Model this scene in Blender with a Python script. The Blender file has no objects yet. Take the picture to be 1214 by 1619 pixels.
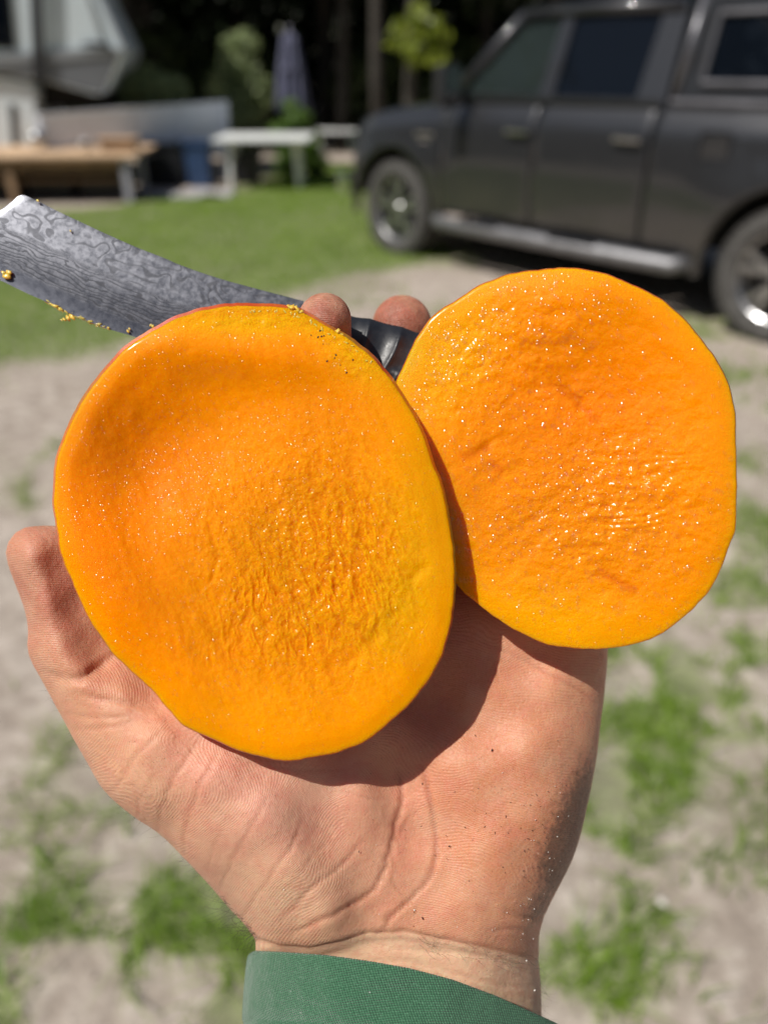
import bpy, bmesh, math, random
import numpy as np
from mathutils import Vector, Matrix

random.seed(7)
RNG = np.random.default_rng(7)
SC = bpy.context.scene
COL = SC.collection

# ------------------------------------------------------------------ camera
CAM_H, PITCH, FPX = 1.55, math.radians(30), 1219.0
cam_data = bpy.data.cameras.new('camera')
cam = bpy.data.objects.new('camera', cam_data)
COL.objects.link(cam)
cam.location = (0, 0, CAM_H)
cam.rotation_euler = (math.radians(90) - PITCH, 0, 0)
cam_data.sensor_fit = 'VERTICAL'
cam_data.sensor_height = 36.0
cam_data.lens = FPX / 1619 * 36.0
cam_data.clip_start = 0.01
cam_data.clip_end = 600
cam_data.dof.use_dof = True
cam_data.dof.focus_distance = 0.186
cam_data.dof.aperture_fstop = 7.4
SC.camera = cam
CAMW = Matrix.Translation((0, 0, CAM_H)) @ Matrix.Rotation(math.radians(90) - PITCH, 4, 'X')
CAMN = np.array(CAMW)

# ------------------------------------------------------------------ sky, sun, exposure
SUN_DIR = (Matrix.Rotation(math.radians(90) - PITCH, 3, 'X') @ Vector((-0.46, 0.57, 0.68))).normalized()
elev = math.asin(SUN_DIR.z)
world = bpy.data.worlds.new('World')
SC.world = world
world.use_nodes = True
wn = world.node_tree
bg = wn.nodes['Background']
sky = wn.nodes.new('ShaderNodeTexSky')
sky.sky_type = 'NISHITA'
sky.sun_disc = False
sky.sun_elevation = elev
sky.sun_rotation = math.atan2(SUN_DIR.x, SUN_DIR.y)
sky.air_density = 1.2
sky.dust_density = 1.5
wn.links.new(sky.outputs[0], bg.inputs[0])
bg.inputs[1].default_value = 0.05
sun_data = bpy.data.lights.new('sun', 'SUN')
sun_data.energy = 4.5
sun_data.angle = math.radians(0.53)
sun_data.color = (1.0, 0.955, 0.89)
sun = bpy.data.objects.new('sun', sun_data)
COL.objects.link(sun)
sun.rotation_euler = SUN_DIR.to_track_quat('Z', 'Y').to_euler()
sun.location = SUN_DIR * 30
vs = SC.view_settings
vs.view_transform = 'Standard'
vs.look = 'None'
vs.exposure = 0.06
vs.gamma = 1.0
vs.use_curve_mapping = False
SC.cycles.max_bounces = 6
SC.cycles.transparent_max_bounces = 24
SC.cycles.use_denoising = True

# ------------------------------------------------------------------ helpers
def ground(px, py, z=0.0):
    """the place on the level z that lies behind a pixel of the 1214 x 1619 photograph"""
    x = (px - 607) / FPX; y = (809.5 - py) / FPX
    wy = math.cos(PITCH) + y * math.sin(PITCH); wz = -math.sin(PITCH) + y * math.cos(PITCH)
    t = (CAM_H - z) / -wz
    return Vector((x * t, wy * t, z))

def atY(px, py, Y):
    x = (px - 607) / FPX; y = (809.5 - py) / FPX
    wy = math.cos(PITCH) + y * math.sin(PITCH); wz = -math.sin(PITCH) + y * math.cos(PITCH)
    t = Y / wy
    return Vector((x * t, Y, CAM_H + wz * t))

def near(px, py, d):
    """arrays: pixel and depth in mm -> world metres (n, 3)"""
    px, py, d = np.broadcast_arrays(np.asarray(px, float), np.asarray(py, float), np.asarray(d, float))
    X = (px - 607) / FPX * d; Y = -(py - 809.5) / FPX * d; Z = -d
    P = np.stack([X, Y, Z], -1).reshape(-1, 3) / 1000
    return P @ CAMN[:3, :3].T + CAMN[:3, 3]

def _h(ix, iy, iz, s):
    with np.errstate(over='ignore'):
        n = (ix.astype(np.uint32) * np.uint32(374761393) + iy.astype(np.uint32) * np.uint32(668265263)
             + iz.astype(np.uint32) * np.uint32(2246822519) + np.uint32(s * 3266489917 % 4294967296))
        n = (n ^ (n >> np.uint32(13))) * np.uint32(1274126177)
        n = n ^ (n >> np.uint32(16))
    return n.astype(np.float64) / 4294967295.0

def noise(x, y, z=0.0, s=1):
    """value noise, -1..1"""
    x, y, z = np.broadcast_arrays(np.asarray(x, float), np.asarray(y, float), np.asarray(z, float))
    fx, fy, fz = np.floor(x), np.floor(y), np.floor(z)
    tx, ty, tz = x - fx, y - fy, z - fz
    tx, ty, tz = [t * t * t * (t * (t * 6 - 15) + 10) for t in (tx, ty, tz)]
    ix, iy, iz = [f.astype(np.int64) + 100000 for f in (fx, fy, fz)]
    r = 0
    for a in (0, 1):
        for b in (0, 1):
            for c in (0, 1):
                w = (tx if a else 1 - tx) * (ty if b else 1 - ty) * (tz if c else 1 - tz)
                r = r + w * _h(ix + a, iy + b, iz + c, s)
    return r * 2 - 1

def fbm(x, y, z=0.0, o=4, s=1, g=0.5):
    r = 0; a = 1; t = 0
    for i in range(o):
        r = r + a * noise(np.asarray(x) * 2 ** i, np.asarray(y) * 2 ** i, np.asarray(z) * 2 ** i, s + i)
        t += a; a *= g
    return r / t

def sstep(a, b, x):
    t = np.clip((x - a) / (b - a), 0, 1)
    return t * t * (3 - 2 * t)

def blob(x, y, cx, cy, rx, ry, ang=0):
    c, s = math.cos(ang), math.sin(ang)
    dx, dy = x - cx, y - cy
    return np.exp(-(((dx * c + dy * s) / rx) ** 2 + ((-dx * s + dy * c) / ry) ** 2))

def seg_dist(x, y, pts):
    best = np.full(np.shape(x), 1e9); 
    for (x0, y0), (x1, y1) in zip(pts[:-1], pts[1:]):
        dx, dy = x1 - x0, y1 - y0
        t = np.clip(((x - x0) * dx + (y - y0) * dy) / (dx * dx + dy * dy + 1e-9), 0, 1)
        best = np.minimum(best, np.hypot(x - x0 - t * dx, y - y0 - t * dy))
    return best

def poly_sd(x, y, poly):
    """signed distance to a closed polygon, positive inside"""
    n = len(poly)
    d = seg_dist(x, y, list(poly) + [poly[0]])
    ins = np.zeros(np.shape(x), bool)
    for i in range(n):
        x0, y0 = poly[i]; x1, y1 = poly[(i + 1) % n]
        if y0 == y1: continue
        c = ((y0 > y) != (y1 > y)) & (x < (x1 - x0) * (y - y0) / (y1 - y0) + x0)
        ins ^= c
    return np.where(ins, d, -d)

def spline(pts, n, closed=True):
    """Catmull-Rom through pts resampled to n points evenly by length"""
    P = np.array(pts, float); m = len(P); out = []
    rng = m if closed else m - 1
    for i in range(rng):
        if closed: p0, p1, p2, p3 = P[(i - 1) % m], P[i], P[(i + 1) % m], P[(i + 2) % m]
        else: p0, p1, p2, p3 = P[max(i - 1, 0)], P[i], P[i + 1], P[min(i + 2, m - 1)]
        for t in np.linspace(0, 1, 24, endpoint=False):
            out.append(0.5 * ((2 * p1) + (-p0 + p2) * t + (2 * p0 - 5 * p1 + 4 * p2 - p3) * t * t + (-p0 + 3 * p1 - 3 * p2 + p3) * t ** 3))
    out = np.array(out)
    if closed: out = np.vstack([out, out[:1]])
    else: out = np.vstack([out, P[-1:]])
    L = np.concatenate([[0], np.cumsum(np.linalg.norm(np.diff(out, axis=0), axis=1))])
    q = np.linspace(0, L[-1], n, endpoint=not closed)
    return np.stack([np.interp(q, L, out[:, k]) for k in range(P.shape[1])], 1)

def tag(o, label=None, cat=None, group=None, kind=None):
    if label: o['label'] = label
    if cat: o['category'] = cat
    if group: o['group'] = group
    if kind: o['kind'] = kind
    return o

def empty(name, loc, rz=0, **k):
    o = bpy.data.objects.new(name, None)
    COL.objects.link(o)
    o.location = loc; o.rotation_euler = (0, 0, rz); o.empty_display_size = 0.1
    return tag(o, **k)

def np_mesh(name, verts, faces, mat, parent=None, smooth=True, attrs=None, uv=None, origin=None, tri=False):
    """verts (n,3) world, faces (m,4) or (m,3) arrays or list; origin = object location"""
    me = bpy.data.meshes.new(name)
    V = np.asarray(verts, float)
    if parent is not None:
        q = parent; W = np.zeros(3)
        while q is not None: W = W + np.array(q.location); q = q.parent
        V = V - W
    elif origin is not None: V = V - np.asarray(origin, float)
    if isinstance(faces, np.ndarray):
        m, k = faces.shape
        me.vertices.add(len(V)); me.loops.add(m * k); me.polygons.add(m)
        me.vertices.foreach_set('co', V.astype(np.float32).ravel())
        me.loops.foreach_set('vertex_index', faces.astype(np.int32).ravel())
        me.polygons.foreach_set('loop_start', np.arange(0, m * k, k, dtype=np.int32))
        me.polygons.foreach_set('loop_total', np.full(m, k, np.int32))
        me.update(calc_edges=True)
        me.validate()
    else:
        me.from_pydata([tuple(v) for v in V], [], [tuple(f) for f in faces])
    if smooth and len(me.polygons): me.polygons.foreach_set('use_smooth', [True] * len(me.polygons))
    if attrs:
        for an, (typ, data) in attrs.items():
            a = me.attributes.new(an, typ, 'POINT')
            key = {'FLOAT': 'value', 'FLOAT_VECTOR': 'vector', 'FLOAT_COLOR': 'color'}[typ]
            a.data.foreach_set(key, np.asarray(data, np.float32).ravel())
    me.materials.append(mat)
    o = bpy.data.objects.new(name, me)
    COL.objects.link(o)
    if parent is not None: o.parent = parent
    elif origin is not None: o.location = origin
    return o

class MB:
    """collects simple shapes, then links them as one mesh object"""
    def __init__(s): s.bm = bmesh.new()
    def box(s, c, size, rot=None, bevel=0.0):
        m = Matrix.Translation(c) @ (rot.to_4x4() if rot else Matrix()) @ Matrix.Diagonal((*size, 1))
        r = bmesh.ops.create_cube(s.bm, size=1, matrix=m)
        if bevel:
            es = list({e for v in r['verts'] for e in v.link_edges})
            bmesh.ops.bevel(s.bm, geom=es, offset=bevel, segments=2, affect='EDGES', profile=0.7)
        return s
    def bar(s, a, b, r, r2=None, seg=10, caps=True):
        a, b = Vector(a), Vector(b); d = b - a
        m = Matrix.Translation((a + b) / 2) @ d.to_track_quat('Z', 'Y').to_matrix().to_4x4()
        bmesh.ops.create_cone(s.bm, cap_ends=caps, segments=seg, radius1=r, radius2=r if r2 is None else r2, depth=d.length, matrix=m)
        return s
    def tube(s, pts, rad, seg=8):
        rings = []
        P = [Vector(p) for p in pts]
        for i, p in enumerate(P):
            t = (P[min(i + 1, len(P) - 1)] - P[max(i - 1, 0)]).normalized()
            a = t.orthogonal().normalized() if i == 0 else (prev - t * prev.dot(t)).normalized()
            prev = a; b = t.cross(a)
            rr = rad[i] if hasattr(rad, '__len__') else rad
            rings.append([s.bm.verts.new(p + (a * math.cos(2 * math.pi * k / seg) + b * math.sin(2 * math.pi * k / seg)) * rr) for k in range(seg)])
        for A, B in zip(rings[:-1], rings[1:]):
            for k in range(seg): s.bm.faces.new((A[k], A[(k + 1) % seg], B[(k + 1) % seg], B[k]))
        s.bm.faces.new(rings[0][::-1]); s.bm.faces.new(rings[-1])
        return s
    def prism(s, poly, axis, a0, a1):
        """poly of 2D points extruded along axis ('x','y','z') from a0 to a1"""
        def p(u, v, w): return {'y': (u, w, v), 'x': (w, u, v), 'z': (u, v, w)}[axis]
        A = [s.bm.verts.new(p(u, v, a0)) for u, v in poly]; B = [s.bm.verts.new(p(u, v, a1)) for u, v in poly]
        n = len(poly)
        for k in range(n): s.bm.faces.new((A[k], A[(k + 1) % n], B[(k + 1) % n], B[k]))
        s.bm.faces.new(A[::-1]); s.bm.faces.new(B)
        return s
    def lathe(s, prof, seg, c=(0, 0, 0), rot=None):
        M = Matrix.Translation(c) @ (rot.to_4x4() if rot else Matrix())
        rings = [[s.bm.verts.new(M @ Vector((r * math.cos(2 * math.pi * k / seg), r * math.sin(2 * math.pi * k / seg), z))) for k in range(seg)] for r, z in prof]
        for A, B in zip(rings[:-1], rings[1:]):
            for k in range(seg): s.bm.faces.new((A[k], A[(k + 1) % seg], B[(k + 1) % seg], B[k]))
        return s
    def grid(s, P):
        V = [[s.bm.verts.new(p) for p in row] for row in P]
        for i in range(len(V) - 1):
            for j in range(len(V[0]) - 1): s.bm.faces.new((V[i][j], V[i][j + 1], V[i + 1][j + 1], V[i + 1][j]))
        return s
    def build(s, name, mat, parent=None, smooth=False, recalc=True, bevel=0, **k):
        if recalc: bmesh.ops.recalc_face_normals(s.bm, faces=s.bm.faces)
        me = bpy.data.meshes.new(name)
        s.bm.to_mesh(me); s.bm.free()
        if smooth: me.polygons.foreach_set('use_smooth', [True] * len(me.polygons))
        me.materials.append(mat)
        o = bpy.data.objects.new(name, me)
        COL.objects.link(o); o.parent = parent
        if bevel:
            m = o.modifiers.new('bevel', 'BEVEL'); m.width = bevel; m.segments = 2; m.limit_method = 'ANGLE'; m.angle_limit = 0.7
        return tag(o, **k)

def copy_tree(o, parent=None):
    c = o.copy(); COL.objects.link(c); c.parent = parent
    for ch in [x for x in bpy.data.objects if x.parent == o]: copy_tree(ch, c)
    return c

# ------------------------------------------------------------------ node helpers
class G:
    def __init__(s, name):
        s.m = bpy.data.materials.new(name); s.m.use_nodes = True
        s.t = s.m.node_tree; s.t.nodes.clear()
        s.out = s.t.nodes.new('ShaderNodeOutputMaterial')
        s.p = s.t.nodes.new('ShaderNodeBsdfPrincipled')
        s.t.links.new(s.p.outputs[0], s.out.inputs[0])
    def set(s, node, key, v):
        i = node.inputs[key]
        if isinstance(v, bpy.types.NodeSocket): s.t.links.new(v, i)
        else: i.default_value = (*v, 1.0) if isinstance(v, (tuple, list)) and len(v) == 3 and i.type == 'RGBA' else v
    def n(s, typ, ins=None, out=0, **props):
        nd = s.t.nodes.new('ShaderNode' + typ)
        for k, v in props.items(): setattr(nd, k, v)
        for k, v in (ins or {}).items(): s.set(nd, k, v)
        return nd.outputs[out]
    def pr(s, **k):
        for a, v in k.items(): s.set(s.p, a.replace('_', ' '), v)
        return s
    def noise(s, scale, vec=None, detail=3, rough=0.5, dist=0.0, out=0):
        ins = {'Scale': scale, 'Detail': detail, 'Roughness': rough, 'Distortion': dist}
        if vec is not None: ins['Vector'] = vec
        return s.n('TexNoise', ins, out)
    def vor(s, scale, vec=None, out=0, **k):
        ins = {'Scale': scale}
        if vec is not None: ins['Vector'] = vec
        return s.n('TexVoronoi', ins, out, **k)
    def math(s, op, a, b=0.0, c=0.0, clamp=False):
        return s.n('Math', {0: a, 1: b, 2: c}, operation=op, use_clamp=clamp)
    def ramp(s, f, a, b, lo=0.0, hi=1.0):
        return s.n('MapRange', {'Value': f, 'From Min': a, 'From Max': b, 'To Min': lo, 'To Max': hi}, interpolation_type='SMOOTHSTEP')
    def mix(s, f, a, b, mode='MIX'):
        nd = s.t.nodes.new('ShaderNodeMix'); nd.data_type = 'RGBA'; nd.blend_type = mode
        s.set(nd, 0, f); s.set(nd, 6, a); s.set(nd, 7, b)
        return nd.outputs[2]
    def attr(s, name, out='Fac'):
        nd = s.t.nodes.new('ShaderNodeAttribute'); nd.attribute_name = name
        return nd.outputs[out]
    def obj(s): return s.n('TexCoord', out=3)
    def geo(s): return s.n('NewGeometry', out=0)
    def vmul(s, v, x, y, z): return s.n('VectorMath', {0: v, 1: (x, y, z)}, operation='MULTIPLY')
    def bump(s, h, dist, strength=1.0, normal=None):
        ins = {'Height': h, 'Distance': dist, 'Strength': strength}
        if normal is not None: ins['Normal'] = normal
        return s.n('Bump', ins)

def plain(name, col, rough=0.5, metal=0.0, var=0.15, scale=6.0, bumpd=0.0, spec=None, coat=0.0):
    g = G(name)
    nz = g.noise(scale, g.obj(), 4, 0.6)
    c = g.mix(g.ramp(nz, 0.3, 0.7), tuple(x * (1 - var) for x in col), tuple(min(1, x * (1 + var)) for x in col))
    g.pr(Base_Color=c, Roughness=rough, Metallic=metal)
    g.set(g.p, 'Roughness', g.ramp(nz, 0.2, 0.8, max(0.02, rough - 0.06), min(1, rough + 0.06)))
    if spec is not None: g.set(g.p, 'Specular IOR Level', spec)
    if coat: g.set(g.p, 'Coat Weight', coat); g.set(g.p, 'Coat Roughness', 0.04)
    if bumpd: g.set(g.p, 'Normal', g.bump(nz, bumpd))
    return g.m
# ================================================================== THE HAND
S = 190 / FPX      # mm per pixel at 190 mm: the sculpting grid is (px * S, py * S, depth)
SIL = [(56, 832), (41, 834), (26, 842), (15, 856), (10, 872), (12, 888), (17, 904), (26, 928), (35, 951), (42, 975), (45, 998), (43, 1015), (45, 1034), (54, 1054), (66, 1074),
       (91, 1120), (117, 1168), (143, 1215), (156, 1238), (171, 1256), (192, 1275), (216, 1293), (255, 1321), (294, 1360), (329, 1397), (352, 1424), (368, 1442),
       (384, 1458), (396, 1474), (403, 1488), (405, 1502), (402, 1530), (400, 1619), (398, 1800), (860, 1800), (858, 1700), (856, 1602), (855, 1567), (852, 1518),
       (852, 1480), (860, 1450), (872, 1424), (887, 1395), (900, 1370), (910, 1345), (924, 1295), (934, 1246), (943, 1197), (949, 1147), (956, 1088), (961, 1028),
       (958, 970), (940, 905), (900, 850), (820, 790), (720, 765), (600, 762), (510, 770), (450, 800), (405, 860), (345, 950), (300, 1010), (250, 1022), (205, 1000),
       (178, 950), (158, 905), (142, 865), (118, 840), (86, 831)]
CTRL = [  # px, py, front depth, back depth, rounding radius (mm)
    (32, 880, 182.5, 203, 9), (115, 880, 190, 203, 9), (52, 960, 183, 204, 9), (145, 955, 192, 206, 9), (75, 1030, 184, 206, 9), (175, 1020, 193, 208, 9.5), (110, 1090, 183, 208, 11), (185, 1120, 184, 207, 12), (150, 1180, 182, 208, 13),
    (240, 1190, 181, 209, 15), (215, 1260, 180, 208, 13), (330, 1250, 180, 214, 18), (300, 1330, 181, 213, 15), (400, 1300, 180, 219, 20), (440, 1390, 181, 222, 20),
    (400, 1440, 184, 220, 15), (500, 1440, 184, 225, 20), (330, 1130, 187, 212, 12), (450, 1180, 187, 220, 16), (560, 1170, 194, 226, 18), (560, 1280, 190, 226, 18),
    (640, 1230, 198, 228, 18), (690, 1090, 203, 230, 18), (670, 1300, 196.5, 228, 18), (670, 1400, 193.5, 226, 18), (600, 1440, 191, 226, 18),
    (760, 1250, 194, 228, 18), (830, 1200, 194, 226, 17), (860, 1300, 192.5, 224, 16), (790, 1350, 191, 226, 18), (820, 1420, 191.5, 224, 15), (740, 1440, 191, 226, 18),
    (770, 1130, 200, 230, 18), (870, 1090, 201, 227, 15), (920, 1050, 204, 225, 13), (850, 1040, 205, 228, 15), (850, 980, 204, 229, 14), (600, 980, 206, 230, 18), (450, 1000, 206, 226, 16), (320, 1030, 200, 212, 8),
    (250, 1060, 194, 209, 9), (480, 850, 210, 229, 11), (600, 850, 211, 231, 11), (720, 850, 211, 231, 11), (850, 900, 210, 230, 11),
    (480, 1540, 193, 232, 20), (620, 1520, 190.5, 232, 22), (760, 1540, 191, 232, 22), (820, 1560, 194, 231, 20), (620, 1650, 189, 234, 24), (460, 1720, 190, 236, 24), (760, 1720, 190, 236, 24)]
FINGERS = [  # px, py, depth, radius mm; one chain per finger
    [(490, 880, 219, 9.5), (492, 760, 222, 8.6), (502, 640, 212, 8.0), (511, 560, 200, 7.1), (513.5, 505, 191, 6.55)],
    [(605, 880, 220, 9.5), (618, 760, 231, 9.0), (630, 640, 232, 8.5), (635, 560, 228, 8.2), (635.5, 514, 222, 7.9)],
    [(720, 890, 220, 9.5), (765, 760, 231, 9.0), (795, 660, 233, 8.3), (812, 600, 229, 7.8)],
    [(850, 940, 219, 9), (885, 840, 230, 8.2), (915, 750, 232, 7.5), (932, 700, 229, 7.0)]]
CREASE = [  # depth mm, half width mm, redness, points
    (1.3, 1.5, 0.8, [(96, 1073), (130, 1071), (160, 1052), (182, 1036)]), (0.5, 0.9, .5, [(70, 1062), (96, 1073)]),
    (0.7, 1.2, 0.5, [(125, 1096), (160, 1104), (205, 1112), (246, 1118)]), (0.35, .6, .4, [(110, 1130), (160, 1135), (215, 1130)]), (0.3, .6, .4, [(120, 1152), (170, 1150), (230, 1135)]),
    (0.45, .6, .6, [(171, 1255), (185, 1243), (196, 1222), (215, 1195), (240, 1170), (262, 1152)]), (0.3, .45, .5, [(193, 1240), (214, 1246), (219, 1262), (218, 1285)]),
    (0.5, .6, .7, [(251, 1312), (254, 1290), (262, 1262), (280, 1224), (303, 1185), (316, 1170)]), (0.55, .6, .6, [(290, 1350), (292, 1318), (299, 1289), (318, 1240), (338, 1208), (345, 1180)]),
    (0.45, .6, .5, [(349, 1408), (358, 1380), (376, 1348), (402, 1297), (420, 1262)]), (0.5, .55, .5, [(384, 1454), (398, 1428), (416, 1403), (441, 1367), (462, 1335), (478, 1300)]),
    (0.3, .45, .4, [(216, 1292), (224, 1265), (240, 1235), (262, 1205)]), (0.3, .5, .4, [(325, 1392), (332, 1360), (345, 1325), (358, 1300)]),
    (0.3, .45, .4, [(430, 1420), (470, 1390), (500, 1350), (525, 1320)]),
    (0.6, .65, .6, [(445, 1458), (489, 1409), (538, 1370), (575, 1330)]), (0.25, .4, .3, [(470, 1440), (510, 1420), (560, 1400)]),
    (0.75, .75, .8, [(628, 1215), (635, 1245), (634, 1280), (622, 1318), (612, 1365), (590, 1407), (550, 1435), (500, 1458), (464, 1474)]),
    (0.7, .65, .9, [(667, 1212), (677, 1252), (687, 1295), (690, 1345), (678, 1389), (650, 1423), (618, 1449), (600, 1478)]),
    (0.35, .5, .5, [(656, 1284), (636, 1312), (622, 1345), (628, 1380)]), (0.3, .4, .5, [(640, 1420), (625, 1400), (620, 1370)]),
    (0.35, .5, .6, [(760, 1015), (800, 1030), (850, 1056), (905, 1085), (945, 1112)]), (0.3, .5, .4, [(770, 1010), (780, 1040), (790, 1080)]),
    (0.8, .8, .3, [(800, 1442), (830, 1450), (861, 1449)]), (0.4, .6, .3, [(770, 1475), (815, 1470), (850, 1478)]),
    (0.35, .5, .5, [(580, 1520), (650, 1522), (720, 1540), (790, 1558), (850, 1560)]), (0.4, .6, .5, [(620, 1500), (690, 1505), (760, 1512), (845, 1540)]),
    (0.25, .4, .3, [(540, 1250), (590, 1262), (640, 1262)]), (0.2, .4, .3, [(330, 1160), (380, 1200), (450, 1215), (530, 1218)])]
WRIST = [(380, 1476), (404, 1487), (440, 1499), (490, 1503), (540, 1492), (580, 1477), (640, 1474), (700, 1486), (760, 1499), (830, 1514), (880, 1524)]

def build_hand_mesh():
    h = 0.62
    u = np.arange(-1.5, 152.0, h); v = np.arange(70.5, 276.0, h); w = np.arange(174.0, 245.0, h)
    U, V = np.meshgrid(u, v, indexing='ij')
    poly = [(a * S, b * S) for a, b in SIL]
    sil = np.array(spline(poly, 220))
    d = poly_sd(U, V, [tuple(p) for p in sil])
    # control surfaces
    cp = np.array(CTRL); W_ = 0; F = 0; B = 0; R = 0
    for px, py, f, b, r in CTRL:
        q = 1 / (((U - px * S) ** 2 + (V - py * S) ** 2) + 9.0) ** 1.7
        W_ = W_ + q; F = F + q * f; B = B + q * b; R = R + q * r
    F /= W_; B /= W_; R /= W_
    def blur(A, n):
        for _ in range(n):
            A = (np.pad(A, ((1, 1), (0, 0)), 'edge')[:-2] + 2 * A + np.pad(A, ((1, 1), (0, 0)), 'edge')[2:]) / 4
            A = (np.pad(A, ((0, 0), (1, 1)), 'edge')[:, :-2] + 2 * A + np.pad(A, ((0, 0), (1, 1)), 'edge')[:, 2:]) / 4
        return A
    F, B = blur(F, 30), blur(B, 30)
    e = 1 - np.minimum(d / R, 1.0)
    e = np.where(d > 0, e, 1 - d / R)
    e = np.where(d > 0, np.maximum(blur(e, 14), 0) * sstep(0, 4, d) + e * (1 - sstep(0, 4, d)), e)
    # wrist: the skin beyond the heel of the hand lies lower
    wl = np.interp(U, [p[0] * S for p in WRIST], [p[1] * S for p in WRIST])
    step = sstep(-0.3, 2.2, V - wl) * (1.6 + 2.0 * sstep(620 * S, 430 * S, U))
    M = F * 0.42 + B * 0.58
    F = F + step * sstep(0, 8, 300 * S - (V - wl))
    nf = (M - F)[:, :, None]; nb = (B - M)[:, :, None]
    Wd = w[None, None, :] - M[:, :, None]
    T = np.where(Wd < 0, nf, nb)
    D = (np.sqrt((Wd / T) ** 2 + (e[:, :, None]) ** 2) - 1) * np.minimum(T, R[:, :, None])
    D = D.astype(np.float32)
    def smin_into(chain, k):
        pts = [np.array((a * S, b * S, c)) for a, b, c, r in chain]; rad = [r * (190 / c) ** 0.5 for a, b, c, r in chain]
        lo = np.min(pts, 0) - max(rad) - 9; hi = np.max(pts, 0) + max(rad) + 9
        i0, i1 = np.searchsorted(u, lo[0]), np.searchsorted(u, hi[0])
        j0, j1 = np.searchsorted(v, lo[1]), np.searchsorted(v, hi[1])
        k0, k1 = np.searchsorted(w, lo[2]), np.searchsorted(w, hi[2])
        x = u[i0:i1, None, None]; y = v[None, j0:j1, None]; z = w[None, None, k0:k1]
        best = np.full((i1 - i0, j1 - j0, k1 - k0), 1e3)
        for (p, r0), (q, r1) in zip(zip(pts[:-1], rad[:-1]), zip(pts[1:], rad[1:])):
            dd = q - p; L2 = dd @ dd
            t = np.clip(((x - p[0]) * dd[0] + (y - p[1]) * dd[1] + (z - p[2]) * dd[2]) / L2, 0, 1)
            ds = np.sqrt((x - p[0] - t * dd[0]) ** 2 + (y - p[1] - t * dd[1]) ** 2 + (z - p[2] - t * dd[2]) ** 2) - (r0 + t * (r1 - r0))
            kk = 2.0
            hh = np.maximum(kk - np.abs(best - ds), 0) / kk
            best = np.minimum(best, ds) - hh * hh * kk / 4
        A = D[i0:i1, j0:j1, k0:k1]
        hh = np.maximum(k - np.abs(A - best), 0) / k
        D[i0:i1, j0:j1, k0:k1] = np.minimum(A, best) - hh * hh * k / 4
    for c in FINGERS: smin_into(c, 5.0)
    D[0], D[-1] = 5, 5; D[:, 0], D[:, -1] = 5, 5; D[:, :, 0], D[:, :, -1] = 5, 5
    D = np.clip(D, -3, 3)
    import openvdb
    g = openvdb.FloatGrid(3.0)
    g.copyFromArray(np.ascontiguousarray(D))
    pts, quads = g.convertToQuads(0.0)
    P = pts.astype(float) * h + np.array([u[0], v[0], w[0]])
    return P, quads.astype(np.int32)

P, Q = build_hand_mesh()
hu, hv, hw = P[:, 0], P[:, 1], P[:, 2]
hpx, hpy = hu / S, hv / S
# outward normals on the grid to tell the palm side from the back
a, b, c_, d_ = P[Q[:, 0]], P[Q[:, 1]], P[Q[:, 2]], P[Q[:, 3]]
fn = np.cross(c_ - a, d_ - b)
VN = np.zeros_like(P)
for k in range(4): np.add.at(VN, Q[:, k], fn)
VN /= np.linalg.norm(VN, axis=1)[:, None] + 1e-9
if np.mean(VN[hw > 225][:, 2]) < 0: VN = -VN; Q = Q[:, ::-1].copy()
palm = sstep(0.25, -0.25, VN[:, 2])
# relief: creases, puckers, soft lumps
red = np.zeros(len(P)); disp = np.zeros(len(P))
wob = fbm(hu * 0.35, hv * 0.35, 0, 3, 11) * 1.2
for dep, hwid, rr, pts in CREASE:
    q = spline(pts, 40, False)
    sd = seg_dist(hpx + wob * 3, hpy + wob * 2, [tuple(t) for t in q]) * S
    ends = np.minimum(np.hypot(hpx - q[0][0], hpy - q[0][1]), np.hypot(hpx - q[-1][0], hpy - q[-1][1])) * S
    f = 0.45 + 0.55 * sstep(0, 5, ends)
    dep = dep * (0.7 if pts[0][0] < 500 and pts[0][1] > 1200 else 1.0)
    disp -= 0.62 * dep * f * np.exp(-(sd / (hwid * .75)) ** 2) - 0.12 * dep * f * np.exp(-((sd - 2.4 * hwid) / (1.8 * hwid)) ** 2)
    red = np.maximum(red, rr * f * (0.6 if pts[0][0] < 500 else 1.0) * np.exp(-(sd / (hwid * 1.1)) ** 2))
wd = seg_dist(hpx, hpy, WRIST) * S
disp -= 0.8 * np.exp(-(wd / 0.8) ** 2) * (hpx < 870); red = np.maximum(red, 0.7 * np.exp(-(wd / 0.9) ** 2))
# thenar folds: fine stretched wrinkles running from the mount to the thumb's edge
th = blob(hpx, hpy, 290, 1270, 150, 130, 0.6)
disp += th * 0.22 * fbm((hu * 0.7 + hv * 0.75) * 0.16, (hu * 0.72 - hv * 0.69) * 0.55, 0, 4, 5)
disp += 0.35 * fbm(hu * 0.09, hv * 0.09, hw * 0.09, 3, 21) + 0.05 * fbm(hu * 0.8, hv * 0.8, hw * .8, 2, 31)
P2 = P + VN * (disp * palm)[:, None]
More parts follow.
